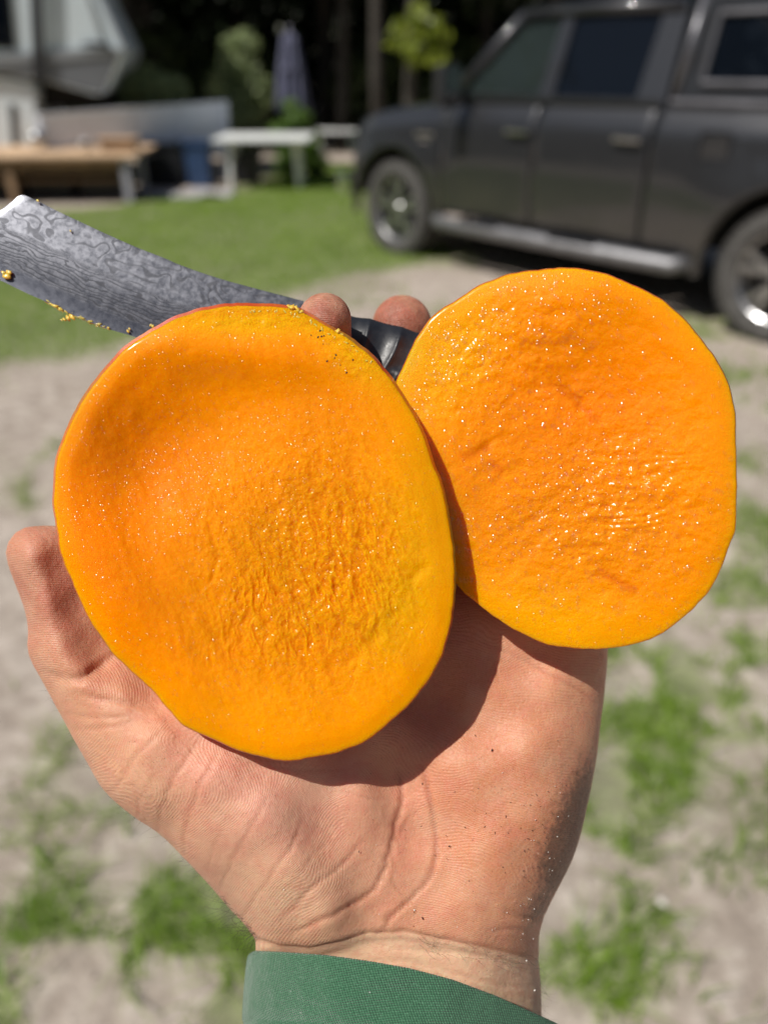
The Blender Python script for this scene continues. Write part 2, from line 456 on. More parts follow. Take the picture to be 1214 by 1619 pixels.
# thumb and finger pads, mounts
skin_tint = np.zeros((len(P), 3)) + np.array([0.63, 0.335, 0.205])
def tint(col, wgt):
    global skin_tint
    wgt = np.clip(wgt, 0, 1)[:, None]
    skin_tint = skin_tint * (1 - wgt) + np.array(col) * wgt
tint((0.70, 0.39, 0.29), blob(hpx, hpy, 420, 1260, 170, 130))
tint((0.62, 0.42, 0.28), 0.9 * blob(hpx, hpy, 440, 1420, 110, 60, 0.3))
tint((0.60, 0.36, 0.22), 0.6 * blob(hpx, hpy, 250, 1270, 80, 60, 0.7))
tint((0.55, 0.215, 0.105), 0.95 * blob(hpx, hpy, 740, 1160, 120, 200))
tint((0.52, 0.21, 0.10), 0.85 * blob(hpx, hpy, 800, 1300, 130, 150))
tint((0.70, 0.32, 0.21), 0.6 * blob(hpx, hpy, 640, 1300, 40, 120, 0.1))
tint((0.64, 0.27, 0.20), 0.6 * blob(hpx, hpy, 340, 1200, 60, 70, 0.5))
tint((0.42, 0.155, 0.105), 0.9 * (blob(hpx, hpy, 70, 920, 90, 140)))  # darker thumb: shade of the side turned from the sun, put into the tint
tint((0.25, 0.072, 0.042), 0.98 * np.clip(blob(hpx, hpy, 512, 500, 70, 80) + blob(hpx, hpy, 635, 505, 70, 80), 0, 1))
tint((0.76, 0.53, 0.36), sstep(-1, 1.5, hv - np.interp(hu, [p[0] * S for p in WRIST], [p[1] * S for p in WRIST])))
tint((0.60, 0.37, 0.24), 1 - palm)
tint((0.40, 0.13, 0.07), 0.72 * red * (hpy < 1470))
n1 = fbm(hu * 0.16, hv * 0.16, 0, 4, 41)
skin_tint = skin_tint * (1 + 0.13 * n1[:, None] * np.array([0.6, 1.0, 1.0]))
skin_tint = skin_tint * np.array([1.03, 0.95, 0.89])
dirt = 1.25 * blob(hpx, hpy, 925, 1285, 45, 95, 0.2) + 1.1 * blob(hpx, hpy, 895, 1370, 50, 75, 0.5) + 0.6 * blob(hpx, hpy, 850, 1445, 45, 28) + 0.42 * blob(hpx, hpy, 800, 1270, 90, 60, 0.5) \
    + 0.5 * blob(hpx, hpy, 955, 1080, 22, 90) + 0.30 * blob(hpx, hpy, 760, 1340, 60, 50) + 0.28 * blob(hpx, hpy, 870, 1180, 70, 50, .4) + 0.25 * np.exp(-(wd / 1.5) ** 2) * (hpx > 680) \
    + 0.20 * blob(hpx, hpy, 230, 1290, 110, 40, 0.7) + 0.15 * blob(hpx, hpy, 620, 1240, 90, 50)
warp = fbm(hu * 0.05, hv * 0.05, 0, 2, 51)
phase = (hu * 0.80 + hv * 0.60 + 9 * warp) / 0.62
phase = np.where((hpx > 560), (hu * 0.42 - hv * 0.90 - 7 * warp - 0.006 * (hu - 110) ** 2) / 0.60, phase)
phase = np.where((hpx < 250) & (hpy < 1120), np.hypot((hu - 12) * 0.8, hv - 172) / 0.56, phase)
phase = np.where((hpy < 760) & (hpx < 575), np.hypot(hu - 80, (hv - 90)) / 0.50, phase)
phase = np.where((hpy < 760) & (hpx >= 575), np.hypot(hu - 99, (hv - 92)) / 0.50, phase)
ridgeamt = (1 - np.exp(-((hpy - 1120) / 12) ** 2) * (hpx < 270)) * (1 - np.exp(-((hpx - 250) / 10) ** 2) * (hpy < 1125)) * (1 - np.exp(-((hpx - 560) / 16) ** 2)) * palm * (1 - sstep(-2, 1, hv - np.interp(hu, [p[0] * S for p in WRIST], [p[1] * S for p in WRIST]))) * (0.55 + 0.45 * (hpy < 760))
HV = near(P2[:, 0] / S, P2[:, 1] / S, P2[:, 2])

g = G('skin')
hp = g.attr('hp', 'Vector')
base = g.attr('tint', 'Color')
blot = g.noise(0.32, hp, 4, 0.6)
c = g.mix(g.ramp(blot, 0.38, 0.72, 0, 0.38), base, (0.62, 0.20, 0.14))
blot2 = g.noise(0.10, hp, 3, 0.6)
c = g.mix(g.ramp(blot2, 0.42, 0.68, 0, 0.35), c, (0.70, 0.42, 0.27))
fine = g.noise(2.2, hp, 4, 0.65)
c = g.mix(g.ramp(fine, 0.3, 0.7, 0.0, 0.16), c, (0.80, 0.52, 0.38))
ph = g.math('SINE', g.math('MULTIPLY', g.attr('phase'), 6.2832))
ra = g.math('MULTIPLY', g.attr('ridges'), g.ramp(g.noise(0.5, hp, 2), 0.25, 0.6, 0.35, 1.0))
c = g.mix(g.math('MULTIPLY', g.math('MULTIPLY', g.ramp(ph, -0.2, -1.0), ra), 0.20), c, (0.42, 0.16, 0.09))
# grime: ground into the ridges and in specks
dmask = g.attr('dirt')
dn = g.noise(0.55, g.vmul(hp, 1, 1, 1), 6, 0.72)
dstr = g.noise(1.2, g.vmul(hp, 0.55, 1.6, 1), 5, 0.7)
speck = g.vor(1.5, hp)
f1 = g.ramp(g.math('ADD', g.math('MULTIPLY', dmask, 0.85), g.math('MULTIPLY', g.math('SUBTRACT', dn, 0.5), 1.5)), 0.38, 1.0, 0, 0.72)
c = g.mix(f1, c, (0.075, 0.042, 0.028))
f2 = g.ramp(g.math('ADD', g.math('MULTIPLY', dmask, 0.42), g.math('MULTIPLY', g.math('SUBTRACT', dstr, 0.5), 1.6)), 0.44, 0.72, 0, 0.5)
c = g.mix(f2, c, (0.10, 0.052, 0.035))
sp = g.math('MULTIPLY', g.ramp(speck, 0.20, 0.08), g.ramp(g.math('ADD', g.n('SeparateColor', {0: g.vor(1.5, hp, 1)}), g.math('MULTIPLY', dmask, 0.35)), 0.86, 0.93))
c = g.mix(g.math('MULTIPLY', sp, 0.8), c, (0.035, 0.022, 0.018))
g.pr(Base_Color=c, Subsurface_Weight=0.42, Subsurface_Scale=0.004, Subsurface_Radius=(1.0, 0.30, 0.16))
g.set(g.p, 'Specular IOR Level', 0.42)
g.set(g.p, 'Roughness', g.ramp(g.noise(1.0, hp, 4, 0.7), 0.25, 0.75, 0.36, 0.55))
bmp = g.bump(g.math('MULTIPLY', ph, ra), 0.00006, 0.8)
bmp = g.bump(g.noise(0.8, hp, 5, 0.7), 0.0004, 0.6, bmp)
crack = g.n('TexVoronoi', {'Vector': g.vmul(hp, 1, 1, 1), 'Scale': 0.85}, feature='DISTANCE_TO_EDGE')
bmp = g.bump(g.ramp(crack, 0, 0.09), 0.0001, 0.35, bmp)
g.set(g.p, 'Normal', bmp)
M_SKIN = g.m

print('HANDV', len(P), len(Q))
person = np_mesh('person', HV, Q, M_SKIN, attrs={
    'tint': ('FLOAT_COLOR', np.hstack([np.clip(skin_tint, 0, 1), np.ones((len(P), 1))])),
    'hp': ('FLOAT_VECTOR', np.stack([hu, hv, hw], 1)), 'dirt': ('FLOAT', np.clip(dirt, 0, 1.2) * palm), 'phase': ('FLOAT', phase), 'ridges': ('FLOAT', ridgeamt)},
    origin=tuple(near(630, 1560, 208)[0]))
tag(person, 'open palm in green sleeve gripping both mango halves and a knife', 'person')

def palm_depth(px, py):
    i = np.argsort((hpx - px) ** 2 + (hpy - py) ** 2)[:30]
    return hw[i].min()

# nails on the hidden sides of the fingertips
g = G('nail'); g.pr(Base_Color=g.mix(g.ramp(g.noise(300, g.obj()), .3, .7), (0.72, 0.48, 0.40), (0.80, 0.58, 0.48)), Roughness=0.28, Subsurface_Weight=0.2, Subsurface_Scale=0.002); M_NAIL = g.m
for (px, py, d, r, dirx) in [(513, 512, 191, 6.5, 0), (635, 522, 222, 7.8, 0), (812, 606, 229, 7.7, 0), (932, 706, 229, 7.0, 0), (80, 905, 197, 6.2, 0)]:
    gr = []
    for i in range(7):
        row = []
        for j in range(9):
            al = (j - 4) / 4 * 0.85; t = (i - 2.5) / 6 * 11
            rr = r + 0.45
            endc = math.sqrt(max(0, 1 - ((j - 4) / 5.2) ** 2))
            row.append(near(px + rr * math.sin(al) * FPX / d, py + (t + (1 - endc) * (-2 if i == 6 else 1.5)) * FPX / d, d + rr * math.cos(al) - 0.012 * t * t + .1)[0])
        gr.append(row)
    gr = np.array(gr).reshape(-1, 3)
    fq = np.array([[i * 9 + j, i * 9 + j + 1, (i + 1) * 9 + j + 1, (i + 1) * 9 + j] for i in range(6) for j in range(8)])
    o = np_mesh('fingernail', gr, fq, M_NAIL, parent=person)
    md = o.modifiers.new('thickness', 'SOLIDIFY'); md.thickness = 0.0006; md.offset = 0

# hairs on the edge of the hand and the wrist
g = G('hair'); g.pr(Base_Color=(0.045, 0.028, 0.018), Roughness=0.4); M_HAIR = g.m
cu = bpy.data.curves.new('arm_hair', 'CURVE'); cu.dimensions = '3D'; cu.bevel_depth = 0.00005; cu.bevel_resolution = 0; cu.materials.append(M_HAIR)
def hair(px, py, d, ang, L, curl, rad=1.0):
    n = 7; x, y, z = px, py, d; pts = []
    zz = random.uniform(-0.25, 0.25)
    for i in range(n):
        pts.append(near(x, y, z)[0])
        x += math.cos(ang) * L / n; y += math.sin(ang) * L / n; z += zz * L / n * S
        ang += curl / n
    sp_ = cu.splines.new('POLY'); sp_.points.add(n - 1)
    org = np.array(person.location)
    for i, q in enumerate(pts):
        sp_.points[i].co = (*(q - org), 1); sp_.points[i].radius = rad * (1 - 0.8 * i / n)
for _ in range(130):
    t = random.random() ** 0.6
    i = int(19 + t * 10); q0, q1 = SIL[min(i, 30)], SIL[min(i + 1, 31)]; f = random.random()
    x = q0[0] + (q1[0] - q0[0]) * f; y = q0[1] + (q1[1] - q0[1]) * f
    big = y > 1425
    hair(x + 5, y - 2, 199 + random.uniform(-3, 7), math.radians(random.uniform(120, 215)), random.uniform(28, 75) if big else random.uniform(14, 38), random.uniform(-2.8, 2.6) if big else random.uniform(-1, 1), 0.8 if big else 0.6)
for _ in range(14):
    y = random.uniform(1090, 1240); x = np.interp(y, [1074, 1120, 1168, 1215, 1256], [66, 91, 117, 143, 171])
    hair(x + 4, y, 198 + random.uniform(-3, 6), math.radians(random.uniform(140, 225)), random.uniform(12, 30), random.uniform(-1, 1), 0.5)
for _ in range(60):
    x = random.uniform(660, 856); y = np.interp(x, [660, 760, 856], [1480, 1499, 1518]) + random.uniform(-4, 22)
    hair(x, y, palm_depth(x, y) - 0.25, math.radians(random.uniform(-10, 70)), random.uniform(14, 34), random.uniform(-1.4, 1.4), 0.55)
for _ in range(18):
    y = random.uniform(1530, 1619)
    hair(853, y, 210 + random.uniform(-6, 6), math.radians(random.uniform(20, 85)), random.uniform(14, 40), random.uniform(-1.5, 1.5), 0.6)
ho = bpy.data.objects.new('arm_hair', cu); COL.objects.link(ho); ho.parent = person; ho['kind'] = 'stuff'

# ------------------------------------------------------------------ sleeve
g = G('green_cloth')
uvn = g.attr('wv', 'Vector')
sx = g.n('SeparateXYZ', {0: uvn}, 0); sy = g.n('SeparateXYZ', {0: uvn}, 1)
k = 2 * math.pi / 0.95
w1 = g.math('SINE', g.math('MULTIPLY', g.math('ADD', sx, g.math('MULTIPLY', sy, 0.5)), k)); w2 = g.math('SINE', g.math('MULTIPLY', g.math('SUBTRACT', sy, g.math('MULTIPLY', sx, 0.5)), k))
wv = g.math('MULTIPLY', w1, w2)
rnd = g.noise(1.6, uvn, 3, 0.7)
cc = g.mix(g.ramp(wv, -0.7, 0.7), (0.017, 0.085, 0.040), (0.052, 0.175, 0.088))
cc = g.mix(g.ramp(rnd, 0.45, 0.8, 0, 0.55), cc, (0.16, 0.36, 0.22))
g.pr(Base_Color=cc, Roughness=0.62)
g.set(g.p, 'Sheen Weight', 0.25); g.set(g.p, 'Specular IOR Level', 0.35)
lint = g.math('MULTIPLY', g.ramp(g.vor(0.35, uvn), 0.10, 0.05), g.ramp(g.n('SeparateColor', {0: g.vor(0.35, uvn, 1)}), 0.8, 0.82))
cc = g.mix(g.math('MULTIPLY', lint, 0.7), cc, (0.5, 0.55, 0.5)); g.set(g.p, 'Base Color', cc)
g.set(g.p, 'Normal', g.bump(g.noise(0.12, uvn, 3), 0.002, 0.5, g.bump(g.math('ADD', wv, g.math('MULTIPLY', rnd, 1.6)), 0.00022, 0.8)))
M_CLOTH = g.m
rimx = [391, 402, 449, 516, 582, 649, 716, 783, 832, 878, 915, 935]; rimy = [1512, 1505, 1507, 1512, 1521, 1533, 1551, 1576, 1598, 1619, 1640, 1660]
def sleeve_ring(t, off):
    """t mm below the rim; off = mm inward"""
    out = []; wvs = []
    for kk in range(96):
        ph_ = 2 * math.pi * kk / 96
        x = 663 - math.cos(ph_) * (272 + t * 0.35 - off * 5.5)
        front = math.sin(ph_)
        xr = min(max(x, 391), 935)
        y = np.interp(xr, rimx, rimy) + t * FPX / 200 + (10 if front < 0 else 0) * abs(front)
        dc = 209 - t * 0.22
        fold = 0.9 * math.sin(ph_ * 3 + t * 0.10) * min(1, t / 25) + 0.5 * math.sin(ph_ * 7 + 1 - t * 0.06) * min(1, t / 20)
        fold += (0.35 * math.sin(ph_ * 11 + t * 0.22) + 0.25 * math.sin(ph_ * 19 - t * .3 + 2)) * min(1, t / 6) * math.exp(-t / 60)
        z = dc - front * ((27 if front > 0 else 29) + 0.05 * t - off + fold)
        x += 8 * math.sin(t * .07) * min(1, t / 30) + (-6) * min(1, t / 15)
        out.append(near(x, y, z)[0]); wvs.append((kk / 96 * 235, t, 0))
    return out, wvs
rows = []; wr = []
prof = [(60, 2.0), (30, 1.8), (8, 1.6), (1, 1.5), (0.0, 1.1), (-0.35, 0.6), (0, 0.1), (0.8, 0), (4, -0.1), (9, -0.1), (14, -0.1), (16.4, -0.1), (17.2, 0.25), (17.9, 0.35), (18.6, -0.15), (20, -0.3), (30, -0.2), (45, -0.2), (60, 0), (85, 0), (110, 0), (140, 0)]
for t, off in prof:
    a_, b_ = sleeve_ring(t, off); rows += a_; wr += [(q[0], q[1] + (0 if off < 1 else 3), 0) for q in b_]
fq = np.array([[i * 96 + j, i * 96 + (j + 1) % 96, (i + 1) * 96 + (j + 1) % 96, (i + 1) * 96 + j] for i in range(len(prof) - 1) for j in range(96)])
np_mesh('sleeve', rows, fq, M_CLOTH, parent=person, attrs={'wv': ('FLOAT_VECTOR', wr)})

# ================================================================== THE MANGO HALVES
def mango_skin_mat():
    g = G('mango_skin')
    o = g.obj(); nz = g.noise(60, o, 4, 0.6)
    c = g.mix(g.ramp(nz, 0.35, 0.65), (0.72, 0.20, 0.02), (0.62, 0.07, 0.02))
    c = g.mix(g.ramp(g.noise(25, o, 2), 0.5, 0.7), c, (0.30, 0.28, 0.03))
    c = g.mix(g.ramp(g.vor(900, o), 0.25, 0.1, 0, 0.5), c, (0.75, 0.45, 0.10))
    g.pr(Base_Color=c, Roughness=0.35, Subsurface_Weight=0.15, Subsurface_Scale=0.002)
    g.set(g.p, 'Normal', g.bump(g.noise(1500, o), 0.0001, 0.3))
    return g.m
M_MSKIN = mango_skin_mat()

def flesh_mat(name, wet, drops):
    g = G(name)
    fp = g.attr('fp', 'Vector')
    base = g.attr('tint', 'Color')
    n = g.noise(0.5, fp, 5, 0.65)
    c = g.mix(g.ramp(n, 0.3, 0.75, 0, 0.30), base, (0.90, 0.34, 0.0))
    n2 = g.noise(3.0, fp, 3, 0.6)
    c = g.mix(g.ramp(n2, 0.25, 0.6, 0.22, 0), c, (0.76, 0.19, 0.0))
    fib = g.attr('rough')
    pale = g.math('MULTIPLY', g.ramp(g.noise(1.6, fp, 5, 0.75), 0.52, 0.72), fib)
    c = g.mix(g.math('MULTIPLY', pale, 0.40), c, (0.90, 0.46, 0.03))
    g.pr(Base_Color=c, Subsurface_Weight=0.75, Subsurface_Scale=0.005, Subsurface_Radius=(1.0, 0.42, 0.03))
    g.set(g.p, 'Roughness', g.ramp(g.noise(1.2, fp, 4, 0.7), 0.3, 0.7, 0.35, 0.5))
    g.set(g.p, 'Specular IOR Level', 0.04)
    b = g.bump(g.noise(0.5, fp, 3, 0.5), 0.0006, 0.2)
    b = g.bump(g.math('MULTIPLY', g.noise(2.1, fp, 4, 0.62), g.math('ADD', fib, 0.09)), 0.0007, 0.8, b)
    g.set(g.p, 'Normal', b)
    g.set(g.p, 'Coat Weight', wet); g.set(g.p, 'Coat Roughness', 0.12 if wet < 0.9 else 0.17); g.set(g.p, 'Coat IOR', 1.33)
    return g.m

g = G('juice')      # a clear film: the flesh shows through it, its surface only glints
gl = g.t.nodes.new('ShaderNodeBsdfGlossy'); gl.inputs['Roughness'].default_value = 0.16
tp = g.t.nodes.new('ShaderNodeBsdfTransparent'); tp.inputs[0].default_value = (1, 1, 1, 1)
ms = g.t.nodes.new('ShaderNodeMixShader'); ms.inputs[0].default_value = 0.05
g.t.links.new(tp.outputs[0], ms.inputs[1]); g.t.links.new(gl.outputs[0], ms.inputs[2]); g.t.links.new(ms.outputs[0], g.out.inputs[0]); M_JUICE = g.m
def beads(parent, out, face_d, relief, colour, dens, n, r0, r1, seed):
    r = np.random.default_rng(seed); O = np.array(out)
    X = r.uniform(O[:, 0].min(), O[:, 0].max(), n * 6); Y = r.uniform(O[:, 1].min(), O[:, 1].max(), n * 6)
    e = poly_sd(X, Y, out) * S
    k = (e > 0.4) & (r.uniform(0, 1, n * 6) < dens(X, Y, e)); X, Y, e = X[k][:n], Y[k][:n], e[k][:n]; n = len(X)
    bv = [(0, 0, 1)]; bf = []
    for k in range(1, 5):
        th_ = math.radians(46) * k / 4
        for m in range(8): bv.append((math.sin(th_) / math.sin(math.radians(46)) * math.cos(m * math.pi / 4 + k * .39), math.sin(th_) / math.sin(math.radians(46)) * math.sin(m * math.pi / 4 + k * .39), (math.cos(th_) - math.cos(math.radians(46))) / (1 - math.cos(math.radians(46)))))
    for m in range(8):
        bf.append((0, 1 + m, 1 + (m + 1) % 8))
        for k in range(3):
            p_, q_, p2, q2 = 1 + k * 8 + m, 1 + k * 8 + (m + 1) % 8, 9 + k * 8 + m, 9 + k * 8 + (m + 1) % 8
            bf += [(p_, p2, q_), (q_, p2, q2)]
    bv = np.array(bv); bf = np.array(bf)[:, ::-1]
    R = r0 + (r1 - r0) * r.uniform(0, 1, n) ** 2.4
    d = face_d(X, Y) - relief(X, Y, e)
    el = r.uniform(0.8, 2.4, n); an = r.normal(1.1, 0.5, n); ca, sa = np.cos(an), np.sin(an)
    bx = bv[None, :, 0] * (R * el)[:, None]; by = bv[None, :, 1] * R[:, None]; bz = (bv[None, :, 2] - 0.12) * (R * r.uniform(0.22, 0.36, n))[:, None]
    qx = bx * ca[:, None] - by * sa[:, None]; qy = bx * sa[:, None] + by * ca[:, None]
    D = d[:, None] - bz
    V = near(X[:, None] + qx * FPX / d[:, None], Y[:, None] + qy * FPX / d[:, None], D)
    F = (bf[None] + (np.arange(n) * len(bv))[:, None, None]).reshape(-1, 3)
    tc = np.clip(colour(X, Y, e)[0] * [0.78, 0.66, 1], 0, 1); tc = np.hstack([tc, np.ones((n, 1))])
    o = np_mesh('juice_beads', V, F, M_JUICE, parent=parent, attrs={'tint': ('FLOAT_COLOR', np.repeat(tc, len(bv), axis=0))}); o['kind'] = 'stuff'

def mango(out, face_d, thick, nring, nseg, relief, colour, mat, label, seed):
    """out: rim in pixels; face_d(px, py): depth of the cut face in mm; relief and colour are functions of the pixel position"""
    rim = spline(out, nseg)
    cx, cy = rim.mean(0)
    wob = fbm(rim[:, 0] * 0.03, rim[:, 1] * 0.03, seed, 4, seed) * 2.2
    dirv = rim - [cx, cy]; L = np.linalg.norm(dirv, axis=1)[:, None]
    rim = rim + dirv / L * wob[:, None]
    base = near(cx, cy, face_d(cx, cy) + thick)[0]
    root = empty('mango_half', tuple(base), label=label, cat='mango half', group='two cut halves of a mango')
    # cut face
    s = np.concatenate([np.linspace(0, 0.93, nring), np.linspace(0.935, 1.0, 26)])
    X = cx + (rim[None, :, 0] - cx) * s[:, None]; Y = cy + (rim[None, :, 1] - cy) * s[:, None]
    edge = (1 - s)[:, None] * L[:, 0][None, :] * S      # mm in from the rim
    Z = face_d(X, Y) - relief(X, Y, edge) + 0.35 * np.exp(-edge / 0.35)
    tintc, roughv, beadv = colour(X, Y, edge)
    V = near(X, Y, Z)
    n = nseg; m = len(s)
    i, j = np.meshgrid(np.arange(m - 1), np.arange(n), indexing='ij')
    q = np.stack([i * n + j, (i + 1) * n + j, (i + 1) * n + (j + 1) % n, i * n + (j + 1) % n], -1).reshape(-1, 4)
    np_mesh('flesh', V, q, mat, parent=root, attrs={
        'tint': ('FLOAT_COLOR', np.concatenate([np.clip(tintc, 0, 1), np.ones(X.shape + (1,))], -1).reshape(-1, 4)),
        'fp': ('FLOAT_VECTOR', np.stack([X * S, Y * S, Z * 0 + seed * 37.0], -1).reshape(-1, 3)),
        'rough': ('FLOAT', roughv.ravel()), 'beads': ('FLOAT', beadv.ravel())})
    # skin: from the rim round the back
    t = np.concatenate([[0, 0.01, 0.03, 0.06], np.linspace(0.1, 1, 26)])
    a = t * math.pi / 2
    shrink = np.cos(a) ** 0.8; dep = np.sin(a) ** 0.85 * thick
    ang_ = np.arctan2(rim[:, 1] - cy, rim[:, 0] - cx)
    bul = 1 + (0.45 if seed == 2 else 0.9) * (0.008 + 0.012 * np.clip(np.cos(ang_ + 1.9), 0, 1) + 0.010 * np.clip(np.cos(ang_ + 0.3), 0, 1) ** 2)[None, :] * np.sin(np.clip(t * 20, 0, math.pi))[:, None]
    X = cx + (rim[None, :, 0] - cx) * shrink[:, None] * bul; Y = cy + (rim[None, :, 1] - cy) * shrink[:, None] * bul
    zr = face_d(rim[:, 0], rim[:, 1]); zc = face_d(cx, cy)
    Z = (zr[None, :] - relief(rim[:, 0], rim[:, 1], 0 * zr)[None, :]) * (1 - t[:, None] ** 2) + zc * t[:, None] ** 2 + dep[:, None] + 0.85
    X[-1], Y[-1] = cx, cy
    Z[0] -= 0.25; 
    V = near(X, Y, Z); m = len(t)
    i, j = np.meshgrid(np.arange(m - 1), np.arange(n), indexing='ij')
    q = np.stack([i * n + j, i * n + (j + 1) % n, (i + 1) * n + (j + 1) % n, (i + 1) * n + j], -1).reshape(-1, 4)
    np_mesh('skin', V, q, M_MSKIN, parent=root)
    return root

OUT1 = [(396, 483), (450, 486), (474, 491), (500, 506), (530, 524), (553, 537), (581, 558), (602, 582), (615, 596), (643, 639), (662, 675), (676, 712), (693, 758), (704, 802), (713, 850), (718, 908), (716, 950),
        (710, 990), (697, 1035), (676, 1076), (650, 1110), (625, 1134), (598, 1157), (580, 1170), (536, 1188), (500, 1196), (452, 1202), (415, 1196), (375, 1184), (351, 1174), (316, 1160), (290, 1147), (268, 1122), (245, 1095), (214, 1066),
        (180, 1034), (160, 1006), (144, 981), (118, 925), (100, 880), (94, 852), (87, 810), (86, 774), (92, 725), (102, 695), (116, 662), (133, 633), (150, 607), (173, 578), (200, 552), (231, 530), (265, 511), (300, 496), (340, 487)]
OUT2 = [(853, 427), (883, 425), (924, 427), (955, 434), (984, 445), (1040, 471), (1064, 489), (1086, 511), (1108, 536), (1126, 562), (1140, 586), (1151, 612), (1158, 638), (1162, 670), (1163, 754), (1162, 830), (1158, 850), (1146, 880), (1135, 906), (1121, 931),
        (1104, 952), (1086, 971), (1045, 1002), (1000, 1019), (954, 1026), (903, 1024), (853, 1014), (802, 989), (757, 956), (721, 921), (690, 870), (665, 810), (648, 750), (634, 690), (625, 645), (624, 612),
        (640, 572), (661, 531), (681, 506), (716, 478), (762, 450), (812, 433)]
def d1(x, y): return 178.6 + (850 - y) * 0.004 + (x - 400) * 0.011
def d2(x, y): return 189.2 + (895 - x) * 0.014 + (y - 725) * 0.006
def rot(x, y, cx, cy, ang):
    c, s = math.cos(ang), math.sin(ang)
    return (x - cx) * c + (y - cy) * s, -(x - cx) * s + (y - cy) * c

def relief1(X, Y, e):
    inn = sstep(0, 9, e)
    r = 0.45 * np.exp(-((e - 7) / 8) ** 2) * sstep(0, 4, e)
    r = r - 4.4 * blob(X, Y, 290, 700, 145, 105, -0.6) * inn + 0.10 * fbm(X * .06, Y * .06, 3, 3, 97) * blob(X, Y, 350, 760, 180, 150) * inn - 1.6 * blob(X, Y, 430, 900, 150, 190) * inn - 1.0 * blob(X, Y, 210, 760, 60, 90)
    r = r + 1.6 * blob(X, Y, 380, 560, 160, 40, 0.05) + 0.9 * blob(X, Y, 620, 800, 60, 200, 0.1) + 1.1 * blob(X, Y, 170, 920, 60, 120, -0.4)
    fib = np.clip(blob(X, Y, 490, 900, 150, 180) * 1.2, 0, 1)
    u, v = rot(X, Y, 350, 600, math.radians(62))
    r = r + 0.55 * fbm(u * 0.006, v * 0.022, 0, 4, 3) * inn + fib * (0.60 * fbm(u * 0.022, v * 0.075, 1, 5, 4, 0.55) + 0.26 * fbm(X * 0.13, Y * 0.13, 0, 3, 6)) * inn
    z2 = np.clip(1.2 * blob(X, Y, 545, 890, 95, 170) + 0.6 * blob(X, Y, 400, 1000, 120, 90) + .35 * blob(X, Y, 360, 820, 60, 130), 0, 1) * inn
    wx = X + 14 * fbm(X * .02, Y * .02, 5, 3, 92); u2, v2 = rot(wx, Y, 545, 890, math.radians(78))
    rg = (1 - np.abs(fbm(u2 * 0.028, v2 * 0.085, 2, 4, 93, .55)) * 2.2); r = r + 0.34 * z2 * (rg - .6) * (0.6 + 0.8 * sstep(-.3, .4, fbm(X * .015, Y * .015, 8, 2, 95)))
    cr = seg_dist(X + 6 * noise(X * .05, Y * .05, 0, 9), Y, [(665, 900), (640, 950), (600, 1000), (560, 1040)]) * S
    r = r - 0.45 * np.exp(-(cr / 1.6) ** 2) * (0.6 + 0.6 * noise(X * .02, Y * .02, 0, 66))
    for pts in ([(505, 880), (525, 890), (520, 905)], [(525, 930), (550, 965), (545, 985), (575, 1000)], [(330, 830), (345, 880), (335, 920)]):
        cr = seg_dist(X, Y, pts) * S
        r = r - 0.30 * np.exp(-(cr / 0.7) ** 2)
    top = blob(X, Y, 420, 505, 130, 22, 0.03) + blob(X, Y, 560, 555, 60, 40, 0.7)
    r = r + top * 0.30 * fbm(X * 0.09, Y * 0.12, 0, 4, 15)
    return r + 0.06 * fbm(X * 0.12, Y * 0.12, 0, 3, 8) * inn
def colour1(X, Y, e):
    def mixc(a, b, w): return a * (1 - w[..., None]) + np.array(b) * w[..., None]
    c = np.zeros(X.shape + (3,)) + np.array([0.92, 0.34, 0.0])
    c = mixc(c, [0.95, 0.285, 0.004], 0.9 * blob(X, Y, 170, 820, 110, 230, -0.2))
    c = mixc(c, [0.83, 0.235, 0.004], 0.75 * blob(X, Y, 230, 720, 90, 110, -0.5))
    c = mixc(c, [0.88, 0.50, 0.0], 0.95 * blob(X, Y, 660, 860, 80, 250, 0.08))
    c = mixc(c, [0.66, 0.50, 0.0], 0.6 * blob(X, Y, 625, 970, 45, 90, 0.5))
    c = mixc(c, [0.86, 0.40, 0.015], 0.6 * blob(X, Y, 440, 900, 160, 160))
    c = mixc(c, [0.95, 0.44, 0.0], 0.8 * blob(X, Y, 430, 1130, 200, 70))
    c = mixc(c, [0.92, 0.60, 0.0], 0.95 * np.clip(blob(X, Y, 400, 508, 150, 24, 0.0) + blob(X, Y, 570, 560, 70, 38, 0.75), 0, 1))
    c = mixc(c, [0.95, 0.44, 0.0], 0.8 * np.exp(-e / 2.0))
    z2 = np.clip(1.2 * blob(X, Y, 545, 890, 95, 170) + 0.6 * blob(X, Y, 400, 1000, 120, 90), 0, 1)
    wx = X + 14 * fbm(X * .02, Y * .02, 5, 3, 92); u2, v2 = rot(wx, Y, 545, 890, math.radians(78))
    rg = (1 - np.abs(fbm(u2 * 0.028, v2 * 0.085, 2, 4, 93, .55)) * 2.2)
    c = mixc(c, [0.93, 0.52, 0.05], 0.5 * z2 * np.clip((rg - .55) * 2.5, 0, 1)); c = mixc(c, [0.80, 0.24, 0.0], 0.4 * z2 * np.clip((.55 - rg) * 3, 0, 1))
    c = c * (1 + 0.09 * fbm(X * 0.012, Y * 0.018, 0, 4, 2)[..., None])
    rough = np.clip(0.05 + 1.1 * blob(X, Y, 500, 900, 150, 170) + 0.9 * blob(X, Y, 400, 505, 160, 22) + 0.5 * blob(X, Y, 570, 560, 70, 38, 0.75), 0, 1)
    beads = np.clip(0.14 + 0.75 * blob(X, Y, 320, 730, 160, 150, -0.5) + 0.4 * blob(X, Y, 480, 900, 200, 200) + .3 * np.exp(-((e - 3) / 3) ** 2) * (X < 350), 0, 1) * sstep(0.5, 2, e)
    return c * [0.94, 0.79, 0.0], rough, beads
